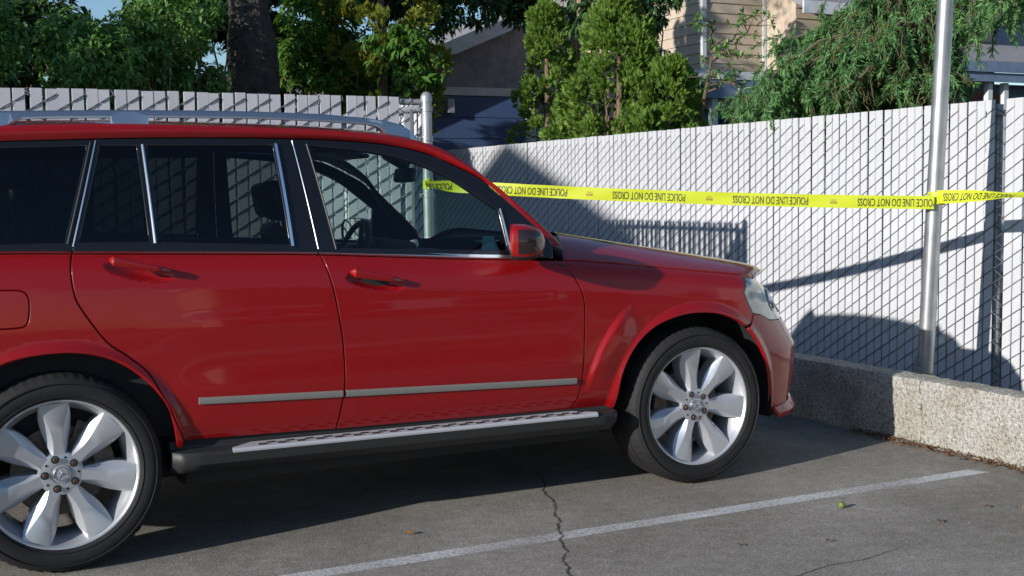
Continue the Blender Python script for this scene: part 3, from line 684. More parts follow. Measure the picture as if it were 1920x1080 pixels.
ws = patch(lambda u, v: screen(u, v), 30, 40); mesh('windscreen', ws[0], ws[1], M_gl_f, CAR, normals=ws[2])
rw = patch(lambda u, v: (lambda a, b: (a[0]+(b[0]-a[0])*1, W2+(W2-a[1])*(2*v-1), a[2]))((-.66-.24*u-.05*(1-(2*v-1)**2), .285-.08*u, 1.575-.41*u), (-.66-.24*u-.05*(1-(2*v-1)**2), 0, 0)), 10, 20); mesh('rear_window', rw[0], rw[1], M_gl_q, CAR, normals=rw[2])
# roof rails
def rail(yc, far):
    out = [(-.62,1.625),(-.55,1.648),(-.40,1.658),(-.130,1.668),(.054,1.673),(.25,1.678),(.443,1.6805),(.60,1.682),(.755,1.682),(.92,1.680),(1.084,1.676),(1.268,1.664),(1.37,1.652),(1.43,1.638),(1.475,1.613),(1.512,1.578),(1.50,1.568),(1.40,1.585),(1.362,1.592),(1.350,1.603),(1.338,1.618),(1.318,1.628),(1.29,1.634),(1.20,1.640),(1.083,1.646),(.90,1.651),(.754,1.653),(.60,1.653),(.396,1.651),(.393,1.615),(.255,1.612),(.252,1.648),(.053,1.644),(-.058,1.638),(-.085,1.628),(-.105,1.612),(-.16,1.598),(-.5,1.588),(-.62,1.58)][::-1]
    P = resample(out, .03); n = len(P); V = []; F = []
    # lens-shaped section: rings at y offsets
    rings = [(-.020,.0065),(-.011,0.0),(.011,0.0),(.020,.0065)]
    if area(P) < 0: P = P[::-1]
    tops = sorted([p for p in out if p[1] > 1.655 or p[0] > 1.40 or p[0] < -.5], key=lambda p: p[0])
    for dy, d in rings:
        for p in inset(P, d):
            k_ = min(max((tab(p[0], tops)-p[1])/.032, 0), 1); V.append((p[0], yc+math.copysign(1, dy)*(abs(dy)*.35+.016*k_), p[1]))
    for k in range(3):
        for i in range(n): F.append((k*n+i, k*n+(i+1) % n, (k+1)*n+(i+1) % n, (k+1)*n+i))
    for b, rv in ((0, False), (3*n, True)):
        t = geometry.delaunay_2d_cdt([Vector((V[b+i][0], V[b+i][2])) for i in range(n)], [(i, (i+1) % n) for i in range(n)], [], 0, 1e-7)
        for f in t[2]:
            c = (sum(t[0][i].x for i in f)/3, sum(t[0][i].y for i in f)/3)
            if max(f) < n and inside(c, [(V[b+i][0], V[b+i][2]) for i in range(n)]): F.append(tuple(b+i for i in f))
    MB().add(V, F).obj('roof_rail', M_alu, RSf if far else RS, smooth=True).data.set_sharp_from_angle(angle=math.radians(14))
rail(.285, False); rail(2*W2-.285, True)
# --- bonnet, cowl
def hood(u, v):
    q = 2*v-1; aq = abs(q); xr = 2.10+.20*(1-q*q); xf = 3.50-.36*aq**3.0; x = xr+(xf-xr)*u
    xe = 2.06+(3.12-2.06)*u; pe = bmap(xe, ztop(xe)-.002); y = W2+(W2-pe[1]-.004)*q
    zc = 1.15-.215*(x-2.3)/1.3-.045*max(0,(x-3.15)/.35)**2; ze = ztop(xe)
    m = math.sin(min(1,(1-aq)/.40)*math.pi/2) if aq > .60 else 1-.02*(1-(aq/.60)**2); return (x, y, ze-.002+(zc-ze)*m-.012*math.exp(-((1-u)/.02)**2))
hd = patch(hood, 50, 60); HOOD = mesh('bonnet', hd[0], hd[1], M_red, CAR, normals=hd[2])
mesh('bonnet_lip', *(lambda d: (d[0], d[1]))(patch(lambda u, v: (lambda p: (p[0]+.004-.03*u, p[1], p[2]-.035*u))(hood(1, v)), 3, 50)), M_red, HOOD, smooth=True)
for e_ in (0, 1):
    sk = patch(lambda u, v: (lambda p: (p[0], p[1]+(.003 if e_ == 0 else -.003)*v, p[2]-.022*v))(hood(u, e_)), 40, 2, e_ == 0); mesh('bonnet_edge', sk[0], sk[1], M_red, HOOD, normals=sk[2])
cw = patch(lambda u, v: (lambda a, b: a.lerp(b, u)+Vector((0,0,-.03*math.sin(math.pi*u))))(Vector(screen(1, v))+Vector((-.03,0,-.01)), Vector(hood(0, v))+Vector((.03,0,-.015))), 6, 30); mesh('cowl_panel', cw[0], cw[1], M_plas, CAR, normals=cw[2])
MB().tube([(2.24,.40,1.085),(2.24,.62,1.10),(2.25,.95,1.11)], .008, 6).obj('wiper', M_blk, CAR, smooth=True)
MB().tube([(2.25,1.02,1.10),(2.24,1.3,1.09),(2.2,1.56,1.07)], .008, 6).obj('wiper', M_blk, CAR, smooth=True)
# --- inner shell behind the panels, wheel wells, underbody
def shell(s, z):
    x, y, nx, ny = plan(s); o = .035+max(0,(z-1.0))*.3; return (x+nx*o, y+ny*o, z)
sh = [(-.6,.36),(-.44,.36)]+[(p[0]*1.03, p[1]+.01) for p in rev(A_r)]+[(.44,.38),(2.26,.36)]+[(p[0]+(-.012 if p[0] < 2.7 else .012), p[1]+.012) for p in A_f]+[(3.26,.32),(3.26,.52),(3.10,.70),(3.0,.86),(2.1,1.03),(1.65,1.055),(.95,1.10),(-.6,1.145)]
both('inner_panel', panel(sh, shell, .05, gap=0, rim=.0, bev=0), M_in, CAR)
trim = [(-.55,.45),(2.0,.42),(2.0,1.05),(1.65,1.085),(.95,1.13),(-.55,1.165)]
def trimmap(s, z):
    x, y, nx, ny = plan(s); return (x+nx*.115, y+ny*.115, z)
tp = panel(trim, trimmap, .06, gap=0, rim=0, bev=0); both('door_trim', (tp[0], [f[::-1] for f in tp[1]], [-n for n in tp[2]]), M_in, CAR)
tr = []
for k in range(31):
    s = -.55+2.55*k/30; a = gmap(s, ztop(s)+.005); b = trimmap(s, ztop(s)-.003); tr.append((a, b))
V = []; 
for a, b in tr: V += [(a[0], a[1]+.012, a[2]), b]
n_ = len(V); V += [(v[0], 2*W2-v[1], v[2]) for v in V]; F = [(2*i, 2*i+2, 2*i+3, 2*i+1) for i in range(30)]; F += [tuple(j+n_ for j in f) for f in F]
mesh('door_sill_trim', V, F, M_in, CAR)
ub = MB(); ub.box((1.36,.92,.33), (1.82,1.60,.17)); ub.box((-.68,.92,.40),(.40,1.3,.22)); ub.box((3.33,.92,.38),(.34,1.25,.25)); ub.box((1.36,.92,.28),(4.0,.95,.14)); ub.box((2.75,.92,.62),(.95,1.16,.55)); ub.box((0,.92,.55),(.95,1.16,.30)); ub.obj('underbody', M_in, CAR)
for hx in (0., 2.755):
    for sgn in (0, 1):
        V = []; F = []; n = 26
        for k in range(n+1):
            w = math.radians(-12+204*k/n); 
            for y, r in ((.052,.455),(.10,.452),(.34,.445),(.345,.1)):
                yy = y if not sgn else 2*W2-y; V.append((hx+r*math.cos(w)*1.0, yy, .355+r*math.sin(w)))
        for k in range(n):
            for i in range(3): F.append((k*4+i, k*4+i+1, (k+1)*4+i+1, (k+1)*4+i))
        MB().add(V, F).obj('wheel_arch_liner', M_in, CAR, smooth=True)
# --- running boards
def running_board(far):
    f = (lambda p: (p[0], 2*W2-p[1], p[2])) if far else (lambda p: p)
    def loft(sec0, xs, name, m, par):
        V = []; F = []; n = len(sec0(xs[0]))
        for x in xs: V += [f((x, y, z)) for y, z in sec0(x)]
        for k in range(len(xs)-1):
            for i in range(n): F.append((k*n+i, (k+1)*n+i, (k+1)*n+(i+1) % n, k*n+(i+1) % n))
        F += [tuple(range(n)), tuple(range((len(xs)-1)*n+n-1, (len(xs)-1)*n-1, -1))]
        return MB().add(V, F).obj(name, m, par, smooth=True)
    zz = lambda x: .402-(x-.40)*.008
    def sec(x):
        e = min(1, (x-.385)/.05+.25, (2.315-x)/.05+.25); t = zz(x); y0 = -.052+.06*(1-e)
        return [(.12,t+.03),(.045,t+.028),(.035,t),(y0+.012,t-.004),(y0,t-.016),(y0+.006,t-.05),(y0+.05,t-.085),(.12,t-.09)]
    RB = loft(sec, [.388,.395,.41,.43]+[.5+.1*k for k in range(18)]+[2.27,2.29,2.305,2.312], 'running_board', M_plas, CAR)
    def sp(x):
        e = max(.06, min(1, (x-.60)/.09, (2.19-x)/.09)); t = zz(x); yb = -.050+.075*e
        return [(-.054,t-.014),(-.056,t-.007),(-.051,t+.002),(yb,t+.006),(yb,t-.002)]
    PL = loft(sp, [.602,.63,.66,.69]+[.75+.1*k for k in range(14)]+[2.10,2.13,2.16,2.188], 'step_plate', M_step, RB)
    k = 0; x = .72
    mb_ = MB()
    while x < 2.10:
        for row, y in enumerate((-.034,-.012)):
            xx = x+.038*row; c = f((xx, y, zz(xx)+.0062)); mb_.box(c, (.032,.009,.004))
        x += .076
    mb_.obj('rubber_studs', M_plas, PL)
running_board(False); running_board(True)
# --- door mirrors
def mirror(far):
    ct, s_t = math.cos(math.radians(-24)), math.sin(math.radians(-24))
    def rt_(p): dx, dy = p[0]-1.80, p[1]+.05; return (1.80+dx*ct-dy*s_t+.015, -.05+dx*s_t+dy*ct+.012, p[2])
    f = (lambda p: (rt_(p)[0], 2*W2-rt_(p)[1], p[2])) if far else rt_
    st = [(0,.94),(.012,.985),(.03,1.0),(.06,.985),(.09,.90),(.115,.74),(.132,.5),(.14,.2)]
    V = []; F = []; n = 28
    for dx, sc in st:
        for k in range(n):
            w = 2*math.pi*k/n; c_, s_ = math.cos(w), math.sin(w); c_ = math.copysign(abs(c_)**.62, c_); s_ = math.copysign(abs(s_)**.62, s_)
            V.append((1.772+dx+.018*(1-s_)*(dx < .05)*0, -.088+.100*c_*sc+.01*(dx/.14), 1.143+.076*s_*sc-.008*(dx/.14)))
    for i in range(len(st)-1):
        for k in range(n): F.append((i*n+k, i*n+(k+1) % n, (i+1)*n+(k+1) % n, (i+1)*n+k))
    F.append(tuple(range((len(st)-1)*n, len(st)*n)))
    fm = [1 if V[q[0]][2] < 1.093 else 0 for q in F]
    m_ = MB(); m_.V = [f(v) for v in V]; m_.F = F; m_.m = fm
    H = m_.obj('door_mirror', M_red, CAR, smooth=True, mats=[M_red, M_plas])
    V = [f((1.782, -.088+.10*math.copysign(abs(math.cos(w))**.62, math.cos(w)), 1.143+.068*math.copysign(abs(math.sin(w))**.62, math.sin(w)))) for w in [2*math.pi*k/n for k in range(n)]]
    mesh('mirror_glass', V, [tuple(range(n))], M_mirg, H)
    sg = MB()
    for i in range(10):
        t = i/9; 
    V = []
    for i in range(11):
        t = i/10; dx = .026+.104*t; sc = tab(dx, [(a, b) for a, b in st])
        for zf in (-.62,-.35,0,.35,.70):
            y = -.088-.100*sc*(1-abs(zf)**3.2)**.31-.004+.010*(dx/.14); V.append(f((1.772+dx, y, 1.143+.076*sc*zf)))
    sg.add(V, [(5*i+k, 5*i+5+k, 5*i+6+k, 5*i+1+k) for i in range(10) for k in range(4)]).obj('turn_signal_lens', M_lensd, H, smooth=True)
    ft = MB(); ft.add([f(p) for p in [(1.81,-.03,1.078),(1.90,-.03,1.078),(1.92,.10,1.072),(1.83,.10,1.072),(1.80,-.03,1.165),(1.86,-.03,1.165),(1.88,.10,1.175),(1.81,.10,1.175)]], [(0,3,2,1),(4,5,6,7),(0,1,5,4),(1,2,6,5),(2,3,7,6),(3,0,4,7)]).obj('mirror_arm', M_plas, H)
mirror(False); mirror(True)
# --- wheels
def wheel(hx, far, phase):
    sg = -1 if far else 1; y0 = 0. if not far else 2*W2; O = (hx, y0, .36); n = 84
    f = (lambda v: (hx+v[0], y0+sg*v[1], .36+v[2]))
    wm = MB()
    def lt(prof, nn=n, mi=0):
        m = MB().lathe(prof, (0,0,0), nn); wm.add([f(v) for v in m.V], m.F, mi)
    lt([(.2745,.030),(.2745,.008),(.271,.002),(.266,.003),(.2605,.009),(.257,.020),(.249,.034),(.238,.055),(.232,.085),(.230,.14),(.236,.20),(.262,.215)])
    # spokes
    NS = 7; rs = [.052,.075,.095,.12,.15,.18,.21,.235,.250,.2585]
    wf = {.052:.030,.075:.0205,.095:.0185,.12:.0170,.15:.0210,.18:.0280,.21:.0370,.235:.0445,.250:.0485,.2585:.0500}
    bv = {.052:.002,.075:.006,.095:.014,.12:.021,.15:.026,.18:.025,.21:.0185,.235:.0095,.250:.0045,.2585:.003}
    def yf(r): return .028-.016*((r-.05)/.21)**1.3
    for k in range(NS):
        a = math.radians(phase-k*360/NS); ca, sa = math.cos(a), math.sin(a); V = []; F = []
        for r in rs:
            w = wf[r]; b = w+bv[r]; rr = lambda lat: math.sqrt(max(r*r-lat*lat*.35, 1e-6)); d = .004+bv[r]*.95
            for lat, y in ((-b, .105),(-b, yf(r)+d),(-w, yf(r)+.0015),(-w*.9, yf(r)),(w*.9, yf(r)),(w, yf(r)+.0015),(b, yf(r)+d),(b,.105)):
                q = rr(abs(lat)); V.append(f((q*ca-lat*sa, y, q*sa+lat*ca)))
        for i in range(len(rs)-1):
            for j in range(7): F.append((i*8+j, i*8+j+1, (i+1)*8+j+1, (i+1)*8+j))
        wm.add(V, F)
    lt([(.0,.030),(.036,.030),(.038,.028),(.070,.027),(.078,.030),(.080,.05),(.08,.11)], 42)
    Wh = wm.obj('wheel', M_silv, CAR, smooth=True)
    Wh.data.set_sharp_from_angle(angle=math.radians(28))
    # tyre with tread blocks and grooves
    tn = 192; T = MB(); V = []; F = []
    prof = [(.258,.022),(.266,.006),(.276,-.003),(.292,-.0085),(.312,-.010),(.330,-.006),(.345,.003),(.353,.013),(.3585,.027),(.361,.045),(.3615,.064),(.354,.066),(.354,.074),(.3615,.076),(.362,.112),(.354,.114),(.354,.122),(.362,.124),(.3615,.160),(.354,.162),(.354,.170),(.361,.172),(.3585,.205),(.353,.222),(.33,.236),(.30,.236),(.262,.22)]
    m = len(prof)
    for k in range(tn):
        w = 2*math.pi*k/tn; c_, s_ = math.cos(w), math.sin(w)
        for i, (r, h) in enumerate(prof):
            if k % 3 == 0 and (7 <= i <= 9 or 21 <= i <= 22): r -= .0035
            v = [r*c_, h, r*s_]
            if v[2] < -.349:
                e = (-.349-v[2]); v[2] = -.349-e*.55; v[1] += (-.006 if h < .05 else .006 if h > .2 else 0)
            V.append(f((v[0], v[1], max(v[2], -.3585))))
    for k in range(tn):
        k2 = (k+1) % tn
        for i in range(m-1): F.append((k*m+i, k*m+i+1, k2*m+i+1, k2*m+i))
    T.add(V, F).obj('tyre', M_rub, Wh, smooth=True)
    # raised ribs on the sidewall
    R = MB()
    for r in (.283,.331):
        q = MB().lathe([(r-.002,-.006),(r-.001,-.0115 if r > .29 and r < .34 else -.009),(r+.001,-.0115 if r > .29 and r < .34 else -.009),(r+.002,-.005)], (0,0,0), 96); R.add([f(v) for v in q.V], q.F)
    R.obj('sidewall_rib', M_rub, Wh, smooth=True)
    D = MB(); q = MB().lathe([(.06,.10),(.165,.10),(.167,.104),(.167,.128),(.06,.128)], (0,0,0), 48); D.add([f(v) for v in q.V], q.F); D.obj('brake_disc', M_disc, Wh, smooth=True)
    cl = MB()
    for k in range(9):
        a = math.radians(150+8*k) if hx > 1 else math.radians(5+8*k)
        for r_, y_ in ((.125,.075),(.195,.075),(.195,.14),(.125,.14)): cl.V.append(f((r_*math.cos(a), y_, r_*math.sin(a))))
    for k in range(8):
        for i in range(4): cl.F.append((k*4+i, k*4+(i+1) % 4, (k+1)*4+(i+1) % 4, (k+1)*4+i)); cl.m.append(0)
    cl.F += [(0,1,2,3),(35,34,33,32)]; cl.m += [0,0]; cl.obj('brake_caliper', M_disc, Wh)
    for k in range(5):
        a = math.radians(phase+4+k*72+12); cx, cz = .056*math.cos(a), .056*math.sin(a)
        b = MB(); q = MB().lathe([(.0,.016),(.0075,.0165),(.0088,.019),(.0088,.03)], (cx,0,cz), 6); b.add([f(v) for v in q.V], q.F)
        L_ = b.obj('lug_nut', M_lug, Wh, smooth=True)
        b = MB(); q = MB().lathe([(.0095,.0262),(.0135,.0262),(.0145,.0268)], (cx,0,cz), 16); b.add([f(v) for v in q.V], q.F); b.obj('lug_seat', M_blk, L_, smooth=True)
        a2 = a+math.radians(36); cx, cz = .060*math.cos(a2), .060*math.sin(a2)
        b = MB(); q = MB().lathe([(.0,.0262),(.0045,.0262)], (cx,0,cz), 10); b.add([f(v) for v in q.V], q.F); b.obj('wheel_hole', M_blk, Wh)
    b = MB(); q = MB().lathe([(.0,.0225),(.020,.0228),(.0285,.0245),(.031,.0255),(.0335,.024),(.0345,.028)], (0,0,0), 32); b.add([f(v) for v in q.V], q.F)
    C_ = b.obj('centre_cap', M_silv, Wh, smooth=True)
    b = MB(); q = MB().lathe([(.0225,.0226),(.0235,.0205),(.0255,.0205),(.0265,.0236)], (0,0,0), 32); b.add([f(v) for v in q.V], q.F)
    for k in range(3):
        a = math.radians(90+k*120+20); ca, sa = math.cos(a), math.sin(a)
        b.add([f(v) for v in [(.024*ca,.0205,.024*sa),(-.0045*sa,.0222,.0045*ca),(.0045*sa,.0222,-.0045*ca),(0,.0195,0)]], [(0,1,3),(0,3,2)])
    b.obj('star_emblem', M_chr, C_, fix=False)
wheel(0., False, 94); wheel(2.755, False, 97); wheel(0., True, 60); wheel(2.755, True, 20)
# --- interior
def seat(x, y, w=.50, rear=False):
    S = rbox('seat', (x+.22, y, .63), (.52,w,.16), .05, M_leather, CAR, (0,-.12,0))
    rbox('seat_back', (x-.10, y, .93), (.13,w,.60), .05, M_leather, S, (0,-.28,0), taper=.9)
    for yy in ((y,) if not rear else (y-.38, y+.38)):
        rbox('head_restraint', (x-.235, yy, 1.325), (.09,.26,.17), .035, M_leather, S, (0,-.2,0))
        for d in (-.06,.06): MB().tube([(x-.20, yy+d, 1.17),(x-.225, yy+d, 1.27)], .006, 6).obj('restraint_post', M_chr, S, smooth=True)
seat(1.20,.52); seat(1.37,1.32); seat(.18,.92,1.25,True)
dash = patch(lambda u, v: (1.60+.55*u, .17+1.50*v, 1.02+.075*math.sin(math.pi*min(1,u*1.3))*.6-.28*(1-u)**6+.02*math.sin(math.pi*v)), 16, 12); mesh('dashboard', dash[0], dash[1], M_in, CAR, normals=dash[2])
rbox('instrument_hood', (1.74,1.30,1.07), (.22,.36,.10), .035, M_in, CAR, (0,.15,0))
rbox('centre_console', (1.55,.92,.72), (.5,.30,.55), .04, M_in, CAR)
sw = MB(); P = []
for k in range(33):
    w = 2*math.pi*k/32; a = .185*math.cos(w); b = .185*math.sin(w); P.append((1.56+.36*b*.9, 1.30+a, 1.045+b*.86))
sw.tube(P, .015, 8, cap=False)
for q in ((0,.17),(.15,0),(-.15,0),(.0,-.15)): sw.tube([(1.60,1.30,1.03),(1.56+.36*q[1]*.9, 1.30+q[0], 1.045+q[1]*.86)], .014, 6)
SW = sw.obj('steering_wheel', M_in, CAR, smooth=True); rbox('airbag_cover', (1.565,1.30,1.045), (.05,.13,.11), .02, M_in, SW, (0,-.35,0))
RV = rbox('rear_view_mirror', (1.70,.92,1.435), (.035,.22,.070), .015, M_in, CAR, (0,.2,0)); MB().tube([(1.71,.92,1.46),(1.73,.92,1.53)], .012, 8).obj('mirror_stalk', M_in, RV, smooth=True)
rbox('sensor_housing', (1.66,.92,1.515), (.13,.10,.06), .02, M_in, CAR, (0,.5,0))
for y in (.55,1.29): rbox('sun_visor', (1.50,y,1.545), (.17,.42,.02), .008, M_in, CAR, (0,.18,0))
rbox('floor_pan', (1.0,.92,.415), (2.3,1.5,.03), .01, M_in, CAR)
rbox('firewall', (2.12,.92,.75), (.04,1.50,.56), .01, M_in, CAR)
tag(mesh('dash_reflection', [(1.86,.40,1.075),(1.95,.40,1.075),(1.93,.43,1.15),(1.88,.43,1.15),(1.86,.412,1.075),(1.95,.412,1.075),(1.93,.436,1.15),(1.88,.436,1.15)], [(0,1,2,3),(7,6,5,4),(0,4,5,1),(1,5,6,2),(2,6,7,3),(3,7,4,0)], M_teal), 'small teal card standing in for a reflection in the side window of the red car', 'solid')  # solid teal shape added in place of a bluish window reflection
# ================================================================== POLICE TAPE
M_tape = mat('yellow plastic tape', (.50,.55,.022), .45, spec=.4)
M_ink = mat('black print', (.03,.03,.02), .5)
M_ink2 = mat('faded brown print', (.30,.24,.03), .5)
TAPE = thing('police_tape', (5.06,.83,1.26), 'yellow police line tape strung from the fence post to the steel pole and beyond', 'tape')
TXT = text_mesh('POLICE LINE DO NOT CROSS', .066, 1.0, .0004)
_w = max(v[0] for v in TXT[0])-min(v[0] for v in TXT[0]); TXT = ([(v[0]*.445/_w, v[1]) for v in TXT[0]], TXT[1])
MRK = None
def ribbon(path, name, w=.0775, twist=lambda t: 0., texts=(), marks=(), sgn=1):
    """path: function t->(x,y,z); width direction = world up turned by twist about the path"""
    n = 90; L = [0.]; P = [Vector(path(i/n)) for i in range(n+1)]
    for a, b in zip(P, P[1:]): L.append(L[-1]+(b-a).length)
    tot = L[-1]
    def at(l):
        i = min(max(bisect.bisect_right(L, l)-1, 0), n-1); k = (l-L[i])/(L[i+1]-L[i]); p = P[i].lerp(P[i+1], k)
        t = (P[min(i+2,n)]-P[max(i-1,0)]).normalized(); f = Vector((t.y, -t.x, 0)).normalized()     # faces the camera side
        u = f.cross(t).normalized(); u = u if u.z > 0 else -u; a = twist(l/tot); c, s = math.cos(a), math.sin(a)
        cup = .0015*math.sin(l*9); return p, u*c+f*s, f*c-u*s
    rip = lambda i, q: .004*(1-4*q*q)*math.sin(i*.43)+.002*math.sin(i*.9+q*5)
    V = []; F = []
    for i in range(n+1):
        p, u, f = at(min(L[i], tot-1e-5))
        for k in range(5): q = k/4-.5; V.append(p+u*(q*w)+f*rip(i, q))
    F = [(i*5+k, (i+1)*5+k, (i+1)*5+k+1, i*5+k+1) for i in range(n) for k in range(4)]
    R = mesh(name, V, F, M_tape, TAPE, smooth=True)
    for l0 in texts:           # printed upside down: rotate the lettering half a turn
        V = []
        for x, y in TXT[0]:
            l = l0-x; p, u, f = at(min(max(l, 0), tot-1e-4)); V.append(p+u*(-y)+f*(rip(min(max(l, 0), tot)/tot*n, -y/w)+.0018))
        F = [q for q in TXT[1] if all(0 < l0-TXT[0][i][0] < tot for i in q)]
        mesh('lettering', V, F, M_ink, R)
    for l0 in marks:
        mb = MB()
        for (x0, x1, y0, y1) in ((-.020,.020,-.014,-.002),(-.020,.020,.001,.003),(-.013,.013,.006,.008),(-.017,.017,.011,.0125)):
            V = []
            for x, y in ((x0,y0),(x1,y0),(x1,y1),(x0,y1)):
                p, u, f = at(min(max(l0-x, 0), tot-1e-4)); V.append(p+u*y+f*(rip((l0-x)/tot*n, y/w)+.0018))
            mb.add(V, [(0,1,2,3)])
        mb.obj('maker_mark', M_ink2, R, fix=False)
    return R, tot
A = Vector((2.53,2.655,1.403)); B = Vector((5.0,.80,1.252))
def span(t):
    p = A.lerp(B, t); return (p.x, p.y, p.z-.022*4*t*(1-t))
TL = (B-A).length
# text block centres measured along the span (metres from the fence post)
ribbon(span, 'tape_span', twist=lambda t: 1.1*math.exp(-t*9)*math.sin(1+t*30), texts=[-.05,.683,1.413,2.145,2.878], marks=[.315,1.047,1.781,2.516])
# knot round the pole, then the twisted span that leaves to the right
C_ = Vector((5.06,.842,1.275))
def wrap(t):
    a = math.radians(215-470*t); return (C_.x+.051*math.cos(a), C_.y+.051*math.sin(a), C_.z-.02+.03*t)
ribbon(wrap, 'tape_wrap', w=.07)
B2 = Vector((5.02,.80,1.285)); E2 = Vector((5.69,-3.05,1.46))
def span2(t):
    p = B2.lerp(E2, t); return (p.x, p.y, p.z-.06*4*t*(1-t)*.55)
ribbon(span2, 'tape_span', twist=lambda t: -1.18*sst(0,.13,t)+3.0*sst(.3,.8,t), texts=[.27,1.0,1.73,2.46], marks=[.64,1.37,2.1])
A3 = Vector((2.565,2.7,1.40))
def wrap3(t):
    a = math.radians(-100-400*t); return (A3.x+.036*math.cos(a), A3.y+.036*math.sin(a), A3.z+.015*t)
ribbon(wrap3, 'tape_wrap', w=.055)

# ================================================================== HOUSES
M_navy = mat('navy painted boards', (.05,.09,.20), .6, var=(6, (.06,.10,.22), 4))
M_grey = mat('blue grey siding', (.26,.26,.31), .7, var=(5, (.17,.18,.22), 4))
M_trim = mat('off white trim', (.62,.64,.66), .6, var=(8, (.52,.54,.56), 4))
M_roofg = mat('grey shingle roof', (.30,.29,.30), .9, var=(18, (.22,.21,.22), 6), bump=(40, .5, .02))
M_beige = mat('beige lap siding', (.52,.43,.33), .65, var=(5, (.46,.37,.28), 4))
M_blue = mat('slate blue siding', (.16,.22,.31), .65, var=(5, (.13,.185,.27), 4))
M_win = mat('dark window glass', (.015,.025,.045), .06, 0, 0, .6)
M_brick = mat('dull red panel', (.16,.07,.06), .8)
def bx(name, lo, hi, m, par): return MB().box([(a+b)/2 for a, b in zip(lo, hi)], [b-a for a, b in zip(lo, hi)]).obj(name, m, par)
def boards(par, x0, x1, y0, y1, z0, z1, h, m, axis, name='siding_board'):
    """lap boards along a wall; axis 'x': wall in xz plane at y=y0, facing -y; axis 'y': wall at x=x0 facing -x"""
    me = None; n = int(round((z1-z0)/h)); h = (z1-z0)/n
    for k in range(n):
        z = z0+h*k
        if me is None:
            d = .022
            if axis == 'x': V = [(x0,-d,0),(x1,-d,0),(x1,-.004,h+.004),(x0,-.004,h+.004),(x0,.02,0),(x1,.02,0),(x1,.02,h+.004),(x0,.02,h+.004)]
            else: V = [(-d,y1,0),(-d,y0,0),(-.004,y0,h+.004),(-.004,y1,h+.004),(.02,y1,0),(.02,y0,0),(.02,y0,h+.004),(.02,y1,h+.004)]
            o = mesh(name, V, [(0,1,2,3),(7,6,5,4),(0,4,5,1),(3,2,6,7),(0,3,7,4),(1,5,6,2)], m, par); me = o.data
        else: o = bpy.data.objects.new(name, me); put(o, par)
        o.location = (0, y0, z) if axis == 'x' else (x0, 0, z)
# house A: gabled house with navy doors, in the shade behind the cypresses
HA = thing('house', (10.5,18,0), 'shaded gabled house with navy door between fence post and slim green cypress', 'house')
bx('wall', (6.3,15.06,0), (14.5,23,3.03), M_grey, HA)
mesh('gable_wall', [(6.3,15.06,3.03),(14.5,15.06,3.03),(10.4,15.06,4.72),(6.3,15.3,3.03),(14.5,15.3,3.03),(10.4,15.3,4.72)], [(0,1,2),(5,4,3),(0,2,5,3),(1,4,5,2)], M_grey, HA)
for sg in (-1, 1):
    a = (10.4+sg*4.6, 2.86); b = (10.4, 4.80); V = []
    for y in (14.55,23.4): V += [(a[0],y,a[1]),(b[0],y,b[1]),(b[0],y,b[1]+.09),(a[0],y,a[1]+.09)]
    R_ = mesh('roof', V, [(0,1,2,3),(7,6,5,4),(0,4,5,1),(3,2,6,7),(0,3,7,4),(1,5,6,2)], M_roofg, HA)
    V = [(a[0],14.50,a[1]-.14),(b[0],14.50,b[1]-.14),(b[0],14.50,b[1]+.10),(a[0],14.50,a[1]+.10),(a[0],14.54,a[1]-.14),(b[0],14.54,b[1]-.14),(b[0],14.54,b[1]+.10),(a[0],14.54,a[1]+.10)]
    mesh('rake_board', V, [(0,1,2,3),(7,6,5,4),(0,4,5,1),(3,2,6,7),(0,3,7,4),(1,5,6,2)], M_trim, R_)
bx('trim_band', (6.3,14.99,3.03), (14.5,15.055,3.17), M_trim, HA)
for k in range(8): bx('door_panel', (6.9,14.97,.10+.365*k), (9.58,15.05,.455+.365*k), M_navy, HA)
bx('door_post', (9.60,14.96,0), (9.80,15.055,3.03), M_trim, HA)
bx('door_post', (6.72,14.96,0), (6.88,15.055,3.03), M_trim, HA)
bx('wall_lamp', (8.05,14.85,2.72), (8.17,14.97,2.95), M_galv, HA)
MB().tube([(9.05,19,4.3),(9.05,19,4.9)], .09, 10).obj('chimney_pipe', M_galv, HA, smooth=True)
# house B: beige upper floor over blue porch
HB = thing('house', (13,13.5,0), 'beige sided house with blue porch and white trim seen past the dark tree', 'house')
bx('wall', (10.62,11.03,2.6), (16,17,6.0), M_beige, HB)
boards(HB, 10.60, 11.72, 11.02, 0, 3.12, 5.4, .155, M_beige, 'x'); boards(HB, 10.61, 0, 11.02, 16, 3.12, 5.4, .155, M_beige, 'y')
bx('corner_board', (10.57,10.975,3.1), (10.64,11.03,5.4), M_trim, HB)
bx('corner_board', (11.72,10.985,3.1), (11.78,11.04,5.4), M_trim, HB)
bx('trim_band', (10.2,10.70,3.00), (14,11.02,3.12), M_trim, HB)
bx('porch_ceiling', (10.2,10.72,2.72), (14,11.0,2.995), M_blue, HB)
bx('porch_wall', (10.6,11.4,0), (16,11.6,2.7), M_blue, HB); bx('porch_post', (10.62,10.8,0), (10.72,10.9,2.72), M_trim, HB)
bx('porch_window', (11.0,11.36,1.2), (12.1,11.39,2.5), M_win, HB)
bx('house_sign', (10.15,11.05,1.9), (10.55,11.10,2.75), M_blue, HB)
bx('porch_side_wall', (10.0,11.12,0), (10.6,11.35,2.98), M_blue, HB)
for t, z in (('571',2.66),('2',2.42)):
    V, F = text_mesh(t, .22); mesh('house_number', [(10.38+x, 11.04, z+y) for x, y in V], F, M_ink, HB)
boards(HB, 11.78, 15.5, 10.3, 0, 3.12, 5.0, .155, M_beige, 'x')
bx('wing_wall', (11.79,10.33,2.8), (16,11.0,5.0), M_beige, HB)
